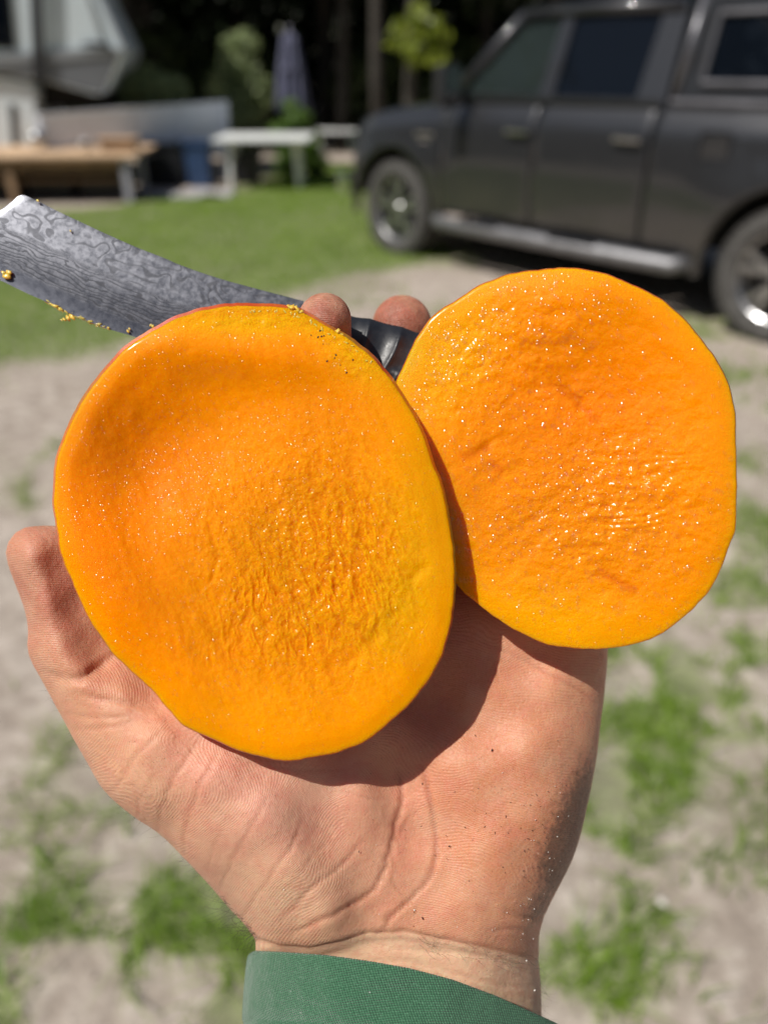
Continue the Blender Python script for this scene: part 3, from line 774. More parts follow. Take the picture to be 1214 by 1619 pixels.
def relief2(X, Y, e):
    inn = sstep(0, 10, e)
    r = 0.4 * np.exp(-((e - 7) / 7) ** 2) * sstep(0, 4, e)
    r = r - 3.8 * blob(X, Y, 890, 640, 170, 125, 0.3) * inn - 3.2 * sstep(0.15, 1.0, ((835 - X) + (640 - Y)) / 300) - 1.3 * blob(X, Y, 880, 780, 150, 130) * inn + 0.8 * blob(X, Y, 1090, 740, 50, 190)
    r = r + 0.5 * fbm(X * 0.008, Y * 0.012, 4, 3, 13) * inn + 0.22 * fbm(X * 0.03, Y * 0.04, 4, 4, 14) * inn
    for dep, wd_, pts in ((1.0, 1.1, [(860, 600), (880, 612), (912, 636), (940, 662)]), (0.8, 1.2, [(735, 722), (768, 708), (790, 688)]), (0.7, 1.0, [(950, 905), (975, 918), (1000, 932)]),
                     (0.6, 1.2, [(1010, 745), (1040, 750), (1070, 748)]), (0.5, 1.0, [(935, 700), (960, 722), (1000, 740)]), (0.6, 1.0, [(775, 735), (788, 742)]), (0.4, 1.2, [(700, 620), (720, 640)])):
        cr = seg_dist(X + 5 * noise(X * .07, Y * .07, 3, 19), Y + 6 * noise(X * .06, Y * .06, 0, 19), pts) * S
        en = np.minimum(np.hypot(X - pts[0][0], Y - pts[0][1]), np.hypot(X - pts[-1][0], Y - pts[-1][1])) * S
        r = r - 0.6 * dep * np.exp(-(cr / (wd_ * (.5 + .5 * sstep(0, 5, en)))) ** 2) * sstep(-0.5, 5, en)
    rip = blob(X, Y, 1030, 780, 90, 90)
    r = r + rip * 0.16 * np.sin((Y + 0.25 * X) * 0.30 + 9 * noise(X * .012, Y * .02, 0, 7)) * (0.5 + 0.5 * noise(X * .03, Y * .03, 0, 77))
    rip = blob(X, Y, 930, 830, 170, 120)
    r = r + rip * 0.45 * fbm(X * 0.05, Y * 0.09, 7, 4, 17, 0.6)
    wz = np.clip(blob(X, Y, 770, 540, 150, 130, -.4) + 0.9 * blob(X, Y, 980, 800, 150, 130) + 0.15, 0, 1) * inn
    r = r + 0.38 * wz * fbm(X * 0.075, Y * 0.075, 7, 3, 27, 0.6)
    return r
def colour2(X, Y, e):
    def mixc(a, b, w): return a * (1 - w[..., None]) + np.array(b) * w[..., None]
    c = np.zeros(X.shape + (3,)) + np.array([0.92, 0.325, 0.0])
    c = mixc(c, [0.90, 0.255, 0.004], 0.9 * blob(X, Y, 920, 640, 180, 130))
    c = mixc(c, [0.96, 0.33, 0.003], 0.8 * blob(X, Y, 1110, 720, 60, 180))
    c = mixc(c, [0.93, 0.50, 0.0], 0.95 * blob(X, Y, 700, 560, 70, 130, 0.5))
    c = mixc(c, [0.96, 0.49, 0.0], 0.95 * blob(X, Y, 850, 985, 180, 60, 0.15))
    c = mixc(c, [0.95, 0.43, 0.0], 0.75 * np.exp(-e / 3.5))
    c = mixc(c, [0.78, 0.60, 0.33], 0.6 * blob(X, Y, 645, 575, 18, 60, 0.5))
    for pts in ([(880, 612), (912, 636), (940, 662)], [(735, 722), (768, 708)], [(950, 905), (975, 918), (1000, 932)], [(775, 735), (788, 742)]):
        c = mixc(c, [0.75, 0.17, 0.004], 0.8 * np.exp(-(seg_dist(X, Y, pts) * S / 1.2) ** 2))
    c = c * (1 + 0.06 * fbm(X * 0.02, Y * 0.02, 0, 4, 12)[..., None])
    rough = np.clip(0.16 + 0.7 * blob(X, Y, 930, 830, 190, 150) + 0.6 * blob(X, Y, 660, 570, 40, 90, 0.5), 0, 1)
    beads = np.clip(0.26 + 0.7 * blob(X, Y, 800, 500, 150, 80, -0.5) + 0.6 * blob(X, Y, 940, 830, 200, 150) + 0.35 * blob(X, Y, 730, 620, 90, 90) - 0.35 * blob(X, Y, 1100, 720, 60, 180) - .3 * blob(X, Y, 900, 990, 200, 30), 0, 1) * sstep(0.4, 1.5, e)
    return c * [0.95, 0.86, 0.0], rough, beads
MF1 = flesh_mat('mango_flesh', 0.5, [(1.25, 0.28, 0.20, 0.20), (0.55, 0.15, 0.13, 0.35)])
MF2 = flesh_mat('wet_mango_flesh', 1.0, [(0.62, 0.75, 0.30, 0.42), (1.1, 0.6, 0.26, 0.28), (0.36, 0.30, 0.24, 0.75)])
mango1 = mango(OUT1, d1, 26, 190, 760, relief1, colour1, MF1, 'larger cut mango half with fibrous orange face overlapping the other half', 1)
mango2 = mango(OUT2, d2, 25, 170, 680, relief2, colour2, MF2, 'wetter cut mango half with beaded juice, behind and partly covered', 2)

beads(mango1, OUT1, d1, relief1, colour1, lambda X, Y, e: colour1(X, Y, e)[2] * (0.35 + 0.65 * (fbm(X * .03, Y * .03, 0, 3, 33) > 0)), 4600, 0.08, 0.34, 101)
beads(mango2, OUT2, d2, relief2, colour2, lambda X, Y, e: colour2(X, Y, e)[2] * (0.35 + 0.65 * (fbm(X * .03, Y * .03, 0, 3, 34) > -.1)), 2900, 0.12, 0.74, 102)
# torn tag of peel and crumbs of soil on the near half
g = G('fruit_pulp'); g.pr(Base_Color=g.mix(g.noise(400, g.obj()), (0.88, 0.42, 0.02), (0.92, 0.62, 0.14)), Roughness=0.3, Subsurface_Weight=0.5, Subsurface_Scale=0.002); g.set(g.p, 'Coat Weight', 0.35); M_PULP = g.m
M_SOIL = plain('soil_crumb', (0.05, 0.03, 0.02), 0.9)
M_GRAIN = plain('sand_grain', (0.85, 0.82, 0.76), 0.25, var=0.1, spec=0.8)
def lumps(name, items, mat, parent=None, sub=1, **k):
    """items: px, py, depth, radius mm (x, y, z), noise"""
    bm = bmesh.new(); V = []; F = []
    bmesh.ops.create_icosphere(bm, subdivisions=sub, radius=1)
    bv = np.array([v.co[:] for v in bm.verts]); bf = np.array([[v.index for v in f.verts] for f in bm.faces]); bm.free()
    for it in items:
        px, py, d, rx, ry, rz, am = it
        so = RNG.uniform(0, 50); q = bv * (1 + (2.2 * am * noise(bv[:, 0] * 1.7 + so, bv[:, 1] * 1.7, bv[:, 2] * 1.7, 5))[:, None]) if len(bv) > 20 else bv * (1 + am * RNG.uniform(-1, 1, (len(bv), 1)))
        A = RNG.uniform(0, 6.28) if px > 215 else RNG.normal(0.42, 0.35); c, s = math.cos(A), math.sin(A)
        q = q * [rx, ry, rz]; q = np.stack([q[:, 0] * c - q[:, 1] * s, q[:, 0] * s + q[:, 1] * c, q[:, 2]], 1)
        W = near(px + q[:, 0] * FPX / d, py + q[:, 1] * FPX / d, d + q[:, 2])
        F.append(bf + sum(len(x) for x in V)); V.append(W)
    o = np_mesh(name, np.vstack(V), np.vstack(F), mat, parent=parent, origin=None if parent else tuple(V[0][0]))
    return tag(o, **k)
def mz1(x, y):
    e = float(poly_sd(np.array([x]), np.array([y]), OUT1)[0]) * S
    return float(d1(x, y) - relief1(np.array([x]), np.array([y]), np.array([max(e, 0)]))[0])
it = [(x, y, mz1(x, y), r, r * .7, r * .6, .3) for x, y, r in [(506, 523, .35), (503, 533, .3), (508, 532, .35), (512, 531, .25), (492, 530, .2), (531, 561, .3), (529, 566, .25), (517, 571, .3), (558, 569, .28), (548, 589, .3), (538, 577, .18), (511, 544, .2)]]
lumps('soil_crumbs', it, M_SOIL, mango1, kind='stuff')
it = [(x, y, d1(x, y) + 0.5, rx, ry, rz, .3) for x, y, rx, ry, rz in [(462, 486, .9, .6, .6), (470, 489, 1.1, .5, .6), (457, 485, .6, .35, .4), (476, 493, .7, .35, .4), (534, 524, .7, .5, .5), (541, 530, .5, .35, .4)]]
for _ in range(26):
    x = random.uniform(395, 600); y = np.interp(x, [380, 450, 500, 553, 602], [487, 489, 511, 542, 586]) + random.uniform(0, 7)
    it.append((x, y, mz1(x, y) + 0.05, random.uniform(.25, .6), .18, .12, .3))
lumps('torn_peel', it, M_PULP, mango1, 2)

# sand and dirt sticking to the palm
it = []
for _ in range(75):
    r = random.random()
    if r < 0.62: x, y = random.gauss(875, 30), random.gauss(1385, 60)
    elif r < 0.85: x, y = random.gauss(820, 45), random.gauss(1440, 28)
    else: x, y = random.gauss(730, 120), random.gauss(1350, 90)
    if poly_sd(np.array([x]), np.array([y]), SIL)[0] < 4: continue
    q = random.uniform(0.07, 0.18)
    it.append((x, y, palm_depth(x, y) - q * .1, q, q * .8, q * .8, .25))
it += [(655, 1439, palm_depth(655, 1439), .28, .25, .25, .2), (845, 1566, palm_depth(845, 1566), .3, .25, .25, .2), (832, 1519, palm_depth(832, 1519), .2, .2, .2, .2)]
tag(lumps('sand_grains', it, M_GRAIN), 'pale sand grains stuck to the heel of the palm', 'sand', kind='stuff')
it = []
for _ in range(130):
    r = random.random()
    if r < 0.6: x, y = random.gauss(860, 50), random.gauss(1330, 80)
    elif r < 0.8: x, y = random.gauss(770, 60), random.gauss(1290, 60)
    else: x, y = random.gauss(640, 150), random.gauss(1350, 90)
    if poly_sd(np.array([x]), np.array([y]), SIL)[0] < 3: continue
    q = random.uniform(0.06, 0.19)
    it.append((x, y, palm_depth(x, y), q * random.uniform(1, 2.4), q * .6, q * .5, .3))
it += [(778, 1186, palm_depth(778, 1186),   .38, .25, .2, .5), (668, 1452, palm_depth(668, 1452), .5, .16, .2, .4), (710, 1338, palm_depth(710, 1338), .3, .18, .2, .4)]
tag(lumps('dirt_flecks', it, M_SOIL), 'dark flecks of soil clinging to the palm', 'dirt', kind='stuff')

# ================================================================== THE KNIFE
g = G('damascus_steel')
kv = g.attr('kv', 'Vector')       # mm along the blade, mm across from the spine
ax = g.n('SeparateXYZ', {0: kv}, 0); ay = g.n('SeparateXYZ', {0: kv}, 1)
st = g.vmul(kv, 0.11, 0.26, 1)
nn = g.noise(1.0, st, 3, 0.45, 0.6)
lower = g.ramp(ay, 9.0, 10.5)
fu = g.math('MULTIPLY', g.noise(1.0, g.vmul(kv, 0.15, 0.24, 1), 1, 0.3, 0.3), 5.2)
fl = g.math('ADD', g.math('MULTIPLY', nn, 4.2), g.math('MULTIPLY', ay, 0.95))
fsel = g.math('ADD', g.math('MULTIPLY', fu, g.math('SUBTRACT', 1.0, lower)), g.math('MULTIPLY', fl, lower))
bands = g.math('SINE', g.math('MULTIPLY', fsel, 6.2832))
isl = g.ramp(g.noise(0.10, g.vmul(kv, 1, 1.6, 1), 1), 0.42, 0.52)
dk = g.math('MULTIPLY', g.ramp(bands, 0.25, 0.85), g.math('MAXIMUM', lower, g.math('MULTIPLY', isl, 0.85)))
edge = g.ramp(ay, 18.3, 19.6)
dk = g.math('MULTIPLY', dk, g.math('SUBTRACT', 1.0, edge))
mott = g.noise(0.5, kv, 5, 0.65)
c = g.mix(g.ramp(mott, 0.3, 0.7), (0.135, 0.14, 0.16), (0.20, 0.205, 0.23))
c = g.mix(g.math('MULTIPLY', lower, 0.45), c, (0.11, 0.112, 0.128))
c = g.mix(g.math('MULTIPLY', dk, 0.66), c, (0.022, 0.023, 0.028))
c = g.mix(edge, c, (0.095, 0.10, 0.12))
stain = g.ramp(g.noise(0.35, kv, 5, 0.7), 0.60, 0.72, 0, 0.6)
c = g.mix(stain, c, (0.045, 0.046, 0.055))
g.pr(Base_Color=c, Metallic=0.88)
g.set(g.p, 'Roughness', g.math('ADD', g.ramp(mott, 0.3, 0.7, 0.30, 0.44), g.math('MULTIPLY', dk, 0.12)))
g.set(g.p, 'Normal', g.bump(g.noise(6, g.vmul(kv, 0.15, 3, 1), 3), 0.0001, 0.25, g.bump(dk, -0.00003, 0.35)))
M_DAM = g.m
M_EDGE = plain('polished_steel', (0.62, 0.64, 0.68), 0.22, 1.0, 0.05)
SPINE = [(-88, 372), (-50, 360), (0, 333), (18, 320), (35, 308.5), (60, 318), (90, 333), (128, 351), (171, 371), (214, 390), (260, 408), (288, 420), (346, 440), (404, 456), (461, 471), (480, 476)]
LOWER = [(-92, 386), (-50, 424), (0, 443), (25, 455), (48, 466), (71, 476), (98, 490), (128, 503), (165, 518), (205, 530), (260, 549), (300, 561), (380, 582), (430, 592), (470, 600), (480, 601)]
def kd(x): return 207 - (480 - x) * 0.012
na, nc = 260, 22
sp_, lo_ = spline(SPINE, na, False), spline(LOWER, na, False)
root = empty('knife', tuple(near(300, 490, 207)[0]), label='damascus kitchen knife with black carved handle held behind the mango', cat='knife')
def blade_side(sgn):
    t = np.linspace(0, 1, nc)[None, :]
    X = sp_[:, 0:1] + (lo_ - sp_)[:, 0:1] * t; Y = sp_[:, 1:2] + (lo_ - sp_)[:, 1:2] * t
    dl = seg_dist(X, Y, LOWER) * S; top = [(-90, 250), (20, 301)] + SPINE[4:]
    ds = seg_dist(X, Y, top) * S * 1.08; dsp = seg_dist(X, Y, SPINE) * S
    half = 0.06 + 0.98 * sstep(0, 11, dl) - 0.30 * np.exp(-(dsp / 0.5) ** 2)
    Z = kd(X) + sgn * half - 0.05 * (Y - (320 + 0.42 * X) - 60) * S
    ca_, sa_ = math.cos(0.40), math.sin(0.40)
    kvv = np.stack([(X * ca_ + Y * sa_) * S * 1.08, ds, 0 * X + (0 if sgn < 0 else 50)], -1)
    return X, Y, Z, kvv
VV = []; KV = []
for sgn in (-1, 1):
    X, Y, Z, kvv = blade_side(sgn); VV.append(near(X, Y, Z)); KV.append(kvv.reshape(-1, 3))
i, j = np.meshgrid(np.arange(na - 1), np.arange(nc - 1), indexing='ij')
q = np.stack([i * nc + j, i * nc + j + 1, (i + 1) * nc + j + 1, (i + 1) * nc + j], -1).reshape(-1, 4)
o2 = na * nc
sp_q = np.array([[k * nc, (k + 1) * nc, o2 + (k + 1) * nc, o2 + k * nc] for k in range(na - 1)]); lo_q = np.array([[k * nc + nc - 1, o2 + k * nc + nc - 1, o2 + (k + 1) * nc + nc - 1, (k + 1) * nc + nc - 1] for k in range(na - 1)])
e0 = np.array([[k, k + 1, o2 + k + 1, o2 + k] for k in range(nc - 1)])[:, ::-1]; e1 = e0 + (na - 1) * nc
allq = np.vstack([q, q[:, ::-1] + o2, sp_q, lo_q, e0, e1[:, ::-1]])
bl = np_mesh('blade', np.vstack(VV), allq, M_DAM, parent=root, attrs={'kv': ('FLOAT_VECTOR', np.vstack(KV))})
bl.data.set_sharp_from_angle(angle=0.6) if hasattr(bl.data, 'set_sharp_from_angle') else None
# polished bolster between blade and handle
g = G('black_handle'); n = g.noise(350, g.obj(), 4, 0.6)
g.pr(Base_Color=g.mix(n, (0.010, 0.011, 0.014), (0.022, 0.024, 0.030)), Roughness=0.42); g.set(g.p, 'Roughness', g.ramp(n, 0.3, 0.7, 0.34, 0.5))
g.set(g.p, 'Normal', g.bump(g.noise(900, g.obj(), 3), 0.0001, 0.5)); M_HANDLE = g.m
AX = np.array(spline([(478, 534, 206), (540, 552, 206), (600, 566, 206.5), (700, 598, 207), (800, 628, 207), (880, 648, 207)], 170, False))
HW = np.interp(np.linspace(0, 1, 170), [0, 0.06, 0.2, 0.5, 0.85, 0.96, 1], [8.9, 9.3, 9.6, 10.0, 10.0, 8.0, 3.0])
HT = np.interp(np.linspace(0, 1, 170), [0, 0.06, 0.2, 0.5, 0.85, 0.96, 1], [4.0, 5.2, 6.0, 6.6, 6.6, 5.6, 2.0])
def handle_rings(i0, i1, carve, grow=0.0):
    R_ = []; ns = 72
    for k in range(i0, i1):
        x, y, d = AX[k]
        tx, ty, _ = AX[min(k + 1, 169)] - AX[max(k - 1, 0)]; L = math.hypot(tx, ty); tx, ty = tx / L, ty / L
        al = k / 169 * np.hypot(880 - 478, 648 - 534) * S
        for s_ in range(ns):
            ph_ = 2 * math.pi * s_ / ns
            cs, sn = math.cos(ph_), math.sin(ph_)
            sup = (abs(cs) ** 2.8 + abs(sn) ** 2.8) ** (-1 / 2.8)
            aw = cs * sup * (HW[k] + grow); at_ = sn * sup * (HT[k] + grow)
            if carve:
                # scooped facets: curved ridges run across, two rows meeting on a slanting line
                pos = al + 0.20 * aw + 0.05 * aw * aw * 0.3
                row = 1 if aw > 3.5 + 1.5 * math.sin(al * 0.42) else 0
                f = ((pos + (3.6 if row else 0)) / 7.4) % 1.0
                sc = 1.5 * math.sin(math.pi * f) ** 0.75 * min(1, abs(aw - (3.5 + 1.5 * math.sin(al * 0.42))) / 1.5 + .15)
                at_ -= math.copysign(sc, sn) * min(1, abs(sn) * 1.6)
                aw -= math.copysign(0.35 * math.sin(math.pi * f), cs) * min(1, abs(cs) * 1.4)
            px_, py_ = x - ty * aw * FPX / d, y + tx * aw * FPX / d
            R_.append(near(px_, py_, d - at_)[0])
    n_ = i1 - i0
    qq = [[a * ns + b, a * ns + (b + 1) % ns, (a + 1) * ns + (b + 1) % ns, (a + 1) * ns + b] for a in range(n_ - 1) for b in range(ns)]
    return R_, qq, ns, n_
R_, qq, ns, n_ = handle_rings(8, 170, True)
fl_ = [tuple(f) for f in qq] + [tuple(range(ns))[::-1], tuple(range((n_ - 1) * ns, n_ * ns))]
np_mesh('handle', R_, fl_, M_HANDLE, parent=root)
R_, qq, ns, n_ = handle_rings(0, 10, False, 0.25)
np_mesh('bolster', R_, [tuple(f) for f in qq] + [tuple(range(ns))[::-1], tuple(range((n_ - 1) * ns, n_ * ns))], M_EDGE, parent=root)
# pulp left on the blade
it = []
for x, y, r in [(10, 436, 1.1), (14, 431, .8), (6, 431, .6), (242, 516, .5), (239, 514, .35), (203, 524, .45), (205, 520, .35), (112, 365, .3), (60, 317, .4), (172, 518, .35)]:
    it.append((x, y, kd(x) - 1.0, r, r * .7, r * .5, .22))
for k in range(150):
    x = 76 + 95 * random.random() ** 1.2; y = np.interp(x, [71, 98, 128, 165, 205], [476, 490, 503, 518, 530]) - abs(random.gauss(0, 2.6)) + 0.5
    r = random.uniform(.12, .42); it.append((x, y, kd(x) - random.uniform(0.1, 0.6), r * 2.4, r * .55, r * .22, .3))
for x, y, r in [(102, 505, .5), (108, 503, .7), (114, 501, .8), (98, 506, .3), (88, 484, .7), (96, 489, .6)]: it.append((x, y, kd(x) - .6, r * 1.3, r * .6, r * .5, .25))
tag(lumps('fruit_pulp', it, M_PULP, None, 2), 'yellow shreds of pulp stuck along the blade edge', 'fruit pulp', kind='stuff')
# ================================================================== GROUND AND GRASS
def wblob(px, py, rx, ry, amp):
    c = ground(px, py); depth = math.hypot(c.y, CAM_H)
    a = ground(px, py + ry); b = ground(px, py - ry)
    return (c.x, c.y, rx * depth / FPX, max(0.05, (b.y - a.y) / 2), amp)
PATCH = [wblob(*q) for q in [(1035, 1120, 85, 95, 1.0), (1000, 1230, 70, 45, .8), (1130, 1030, 90, 50, .75), (1195, 730, 35, 40, .5), (1190, 840, 50, 40, .6), (1165, 590, 55, 16, .7), (1060, 560, 60, 14, .5), (1200, 650, 30, 14, .4),
    (950, 1450, 65, 50, .9), (930, 1530, 120, 60, 1.0), (1040, 1560, 70, 50, .7), (1100, 1200, 60, 40, .5), (1150, 1120, 60, 60, .8), (960, 1300, 50, 50, .8), (1170, 940, 60, 30, .7), (1210, 1240, 30, 60, .5),
    (300, 1480, 130, 100, 1.0), (130, 1530, 160, 80, 1.0), (260, 1350, 80, 55, .9), (30, 1590, 90, 70, 1.0), (340, 1570, 90, 70, .9), (60, 1450, 90, 40, .6), (60, 1215, 70, 24, .22), (200, 1230, 60, 22, .15), (350, 1590, 80, 60, .5),
    (520, 460, 80, 12, .3), (680, 492, 50, 10, .4), (1120, 520, 90, 12, .7), (1000, 505, 50, 8, .5), (740, 420, 60, 5, .3)]]
LAWN = [tuple(ground(*q)[:2]) for q in [(-700, 600), (0, 588), (100, 572), (200, 552), (350, 512), (430, 472), (540, 448), (620, 430), (700, 412), (640, 352), (600, 300), (575, 262), (500, 252), (430, 283), (370, 300), (200, 325), (0, 336), (-700, 380)]]
def grassy(x, y):
    x = np.asarray(x, float); y = np.asarray(y, float)
    n = fbm(x * 1.1, y * 1.1, 0, 4, 61)
    v = sstep(-0.25, 0.35, poly_sd(x, y, LAWN) + 0.35 * n) * np.clip(0.95 + 0.25 * fbm(x * 0.6, y * 0.6, 0, 2, 62), 0, 1)
    for cx, cy, rx, ry, am in PATCH:
        v = np.maximum(v, am * np.clip(2.0 * blob(x, y, cx, cy, rx * 1.1, ry * 1.1) * (0.8 + 2.4 * fbm(x * 7, y * 7, 0, 4, 63)), 0, 1))
    v = np.maximum(v, 0.45 * sstep(0.22, 0.48, fbm(x * 2.4, y * 2.4, 0, 3, 66)) * (y < 6))
    far = sstep(15, 18, y) * 0.45
    return np.maximum(v, far)
def zground(x, y): return 0.025 * fbm(np.asarray(x) * 0.7, np.asarray(y) * 0.7, 0, 3, 71) + 0.010 * fbm(np.asarray(x) * 5, np.asarray(y) * 5, 0, 4, 72)
yy = np.concatenate([[-200, -60, -20, -8, -3, -1], np.arange(-0.4, 3.4, 0.022), 3.4 * 1.012 ** np.arange(1, 175), [32, 40, 60, 100, 200, 400]])
xx0 = np.concatenate([np.arange(0, 2.4, 0.024), 2.4 * 1.035 ** np.arange(1, 58), [25, 40, 80, 200, 400]])
xx = np.concatenate([-xx0[:0:-1], xx0])
GX, GY = np.meshgrid(xx, yy, indexing='ij')
GZ = zground(GX, GY) * sstep(60, 25, np.hypot(GX, GY))
gm = grassy(GX, GY)
m_, n_ = GX.shape
i, j = np.meshgrid(np.arange(m_ - 1), np.arange(n_ - 1), indexing='ij')
q = np.stack([i * n_ + j, (i + 1) * n_ + j, (i + 1) * n_ + j + 1, i * n_ + j + 1], -1).reshape(-1, 4)
g = G('sandy_soil'); o = g.geo()
a = g.noise(1.3, o, 6, 0.62); b_ = g.noise(14, o, 6, 0.68); c_ = g.noise(90, o, 4, 0.7)
c = g.mix(g.ramp(a, 0.3, 0.7), (0.42, 0.36, 0.305), (0.58, 0.505, 0.44))
c = g.mix(g.ramp(b_, 0.36, 0.66, 0.62, 0), c, (0.235, 0.19, 0.155))
c = g.mix(g.ramp(b_, 0.52, 0.72, 0, 0.5), c, (0.60, 0.545, 0.49))
c = g.mix(g.ramp(c_, 0.3, 0.5, 0.4, 0), c, (0.20, 0.165, 0.135))
bits = g.ramp(g.vor(38, o), 0.16, 0.10); keep = g.ramp(g.n('SeparateColor', {0: g.vor(38, o, 1)}), 0.72, 0.74)
c = g.mix(g.math('MULTIPLY', bits, keep), c, (0.12, 0.085, 0.06))
gr = g.attr('grass')
c = g.mix(g.ramp(g.math('ADD', gr, g.math('MULTIPLY', g.math('SUBTRACT', b_, 0.5), 0.6)), 0.3, 1.0, 0, 0.6), c, g.mix(g.ramp(b_, 0.4, 0.6), (0.095, 0.155, 0.022), (0.165, 0.235, 0.045)))
g.pr(Base_Color=c, Roughness=0.95); g.set(g.p, 'Specular IOR Level', 0.15)
g.set(g.p, 'Normal', g.bump(g.math('ADD', b_, g.math('MULTIPLY', c_, 0.4)), 0.02, 0.8))
np_mesh('ground', np.stack([GX, GY, GZ], -1).reshape(-1, 3), q, g.m, attrs={'grass': ('FLOAT', gm.ravel())})['kind'] = 'structure'

def leafmat(name, lo, hi, trans=0.35, rough=0.5, scale=3.0):
    g = G(name)
    r = g.noise(scale, g.geo(), 3, 0.6); r2 = g.attr('rnd')
    c = g.mix(g.ramp(g.math('ADD', g.math('MULTIPLY', r, 0.6), g.math('MULTIPLY', r2, 0.4)), 0.25, 0.75), lo, hi)
    g.pr(Base_Color=c, Roughness=rough)
    tr = g.t.nodes.new('ShaderNodeBsdfTranslucent'); g.set(tr, 0, g.mix(0.5, c, tuple(min(1, v * 1.8) for v in hi)))
    ms = g.t.nodes.new('ShaderNodeMixShader'); ms.inputs[0].default_value = trans
    g.t.links.new(g.p.outputs[0], ms.inputs[1]); g.t.links.new(tr.outputs[0], ms.inputs[2]); g.t.links.new(ms.outputs[0], g.out.inputs[0])
    return g.m
M_GRASS = leafmat('grass_blade', (0.10, 0.19, 0.014), (0.29, 0.43, 0.050), 0.4, 0.42, 1.5)

def blades(name, X, Y, hgt, wid, lean, seg, **k):
    n = len(X); Z = zground(X, Y)
    az = RNG.uniform(0, 2 * math.pi, n); fa = RNG.uniform(0, 2 * math.pi, n)
    H = hgt * RNG.uniform(0.45, 1.25, n); Wd = wid * RNG.uniform(0.6, 1.3, n); ln = lean * RNG.uniform(0.1, 1.4, n)
    rows = []
    for s_ in range(seg + 1):
        t = s_ / seg
        cx = X + np.cos(az) * ln * H * t ** 1.8; cy = Y + np.sin(az) * ln * H * t ** 1.8; cz = Z - 0.004 + H * (t - 0.35 * np.minimum(ln, 1.2) * t * t)
        w_ = Wd * (1 - t ** 1.6) * 0.5
        ox, oy = np.cos(fa) * w_, np.sin(fa) * w_
        if s_ < seg: rows += [np.stack([cx - ox, cy - oy, cz], 1), np.stack([cx + ox, cy + oy, cz], 1)]
        else: rows.append(np.stack([cx, cy, cz], 1))
    V = np.stack(rows, 1)             # n, 2seg+1, 3
    k_ = 2 * seg + 1
    base = (np.arange(n) * k_)[:, None]
    tris = []
    for s_ in range(seg):
        a_ = 2 * s_
        if s_ < seg - 1: tris += [np.hstack([base + a_, base + a_ + 1, base + a_ + 3]), np.hstack([base + a_, base + a_ + 3, base + a_ + 2])]
        else: tris.append(np.hstack([base + a_, base + a_ + 1, base + a_ + 2]))
    rn = np.repeat(RNG.uniform(0, 1, n), k_)
    o = np_mesh(name, V.reshape(-1, 3), np.vstack(tris), M_GRASS, attrs={'rnd': ('FLOAT', rn)}, smooth=False)
    return tag(o, **k)
def scatter(n, x0, x1, y0, y1, p=1.0):
    X = RNG.uniform(x0, x1, n); Y = RNG.uniform(y0, y1, n)
    keep = RNG.uniform(0, 1, n) < grassy(X, Y) ** p
    return X[keep], Y[keep]
X, Y = scatter(330000, -9, 2.5, 4.0, 15.5)
blades('lawn_grass', X, Y, 0.050, 0.011, 0.8, 1, label='short bright green lawn behind the knife', cat='grass', kind='stuff')
X, Y = scatter(130000, -1.6, 2.6, 0.3, 4.2, 1.2)
cl = fbm(X * 9, Y * 9, 0, 2, 81) > -0.12
X, Y = X[cl], Y[cl]
blades('weedy_grass', X, Y, 0.085, 0.0055, 1.3, 3, label='sparse tufts of grass growing through the sandy ground', cat='grass', kind='stuff')
# pebbles and bits of dead leaf on the sand
bm = bmesh.new(); bmesh.ops.create_icosphere(bm, subdivisions=1, radius=1); bv = np.array([v.co[:] for v in bm.verts]); bf = np.array([[v.index for v in f.verts] for f in bm.faces]); bm.free()
n = 2600; X = RNG.uniform(-2.4, 3.0, n); Y = RNG.uniform(0.4, 1, n) + RNG.uniform(0, 1, n) ** 1.5 * 5
R_ = RNG.uniform(0.0015, 0.006, n) * np.where(RNG.uniform(0, 1, n) > 0.97, 2.2, 1)
V = bv[None] * (1 + 0.25 * RNG.uniform(-1, 1, (n, len(bv), 1))) * (R_[:, None] * RNG.uniform(0.6, 1.3, (n, 3)))[:, None, :] + np.stack([X, Y, zground(X, Y)], 1)[:, None]
F_ = (bf[None] + (np.arange(n) * len(bv))[:, None, None]).reshape(-1, 3)
g = G('pebble'); r = g.attr('rnd'); g.pr(Base_Color=g.mix(r, (0.16, 0.12, 0.09), (0.66, 0.62, 0.57)), Roughness=0.6)
tag(np_mesh('pebbles', V.reshape(-1, 3), F_, g.m, attrs={'rnd': ('FLOAT', np.repeat(RNG.uniform(0, 1, n) ** 1.5, len(bv)))}, smooth=False), 'small pebbles and bits of litter lying on the sand', 'pebbles', kind='stuff')

# ================================================================== PICKUP TRUCK  (local: x forward, y to its left side, z up; origin under the front axle)
A_, B_ = ground(622, 404), ground(1212, 546)
dirv = (A_ - B_).normalized(); rz = math.atan2(dirv.y, dirv.x)
WB = 3.57
truck_origin = A_ + Vector((-dirv.y, dirv.x, 0)) * 1.0 * (1 if (Vector((-dirv.y, dirv.x, 0)).y > 0) else -1)
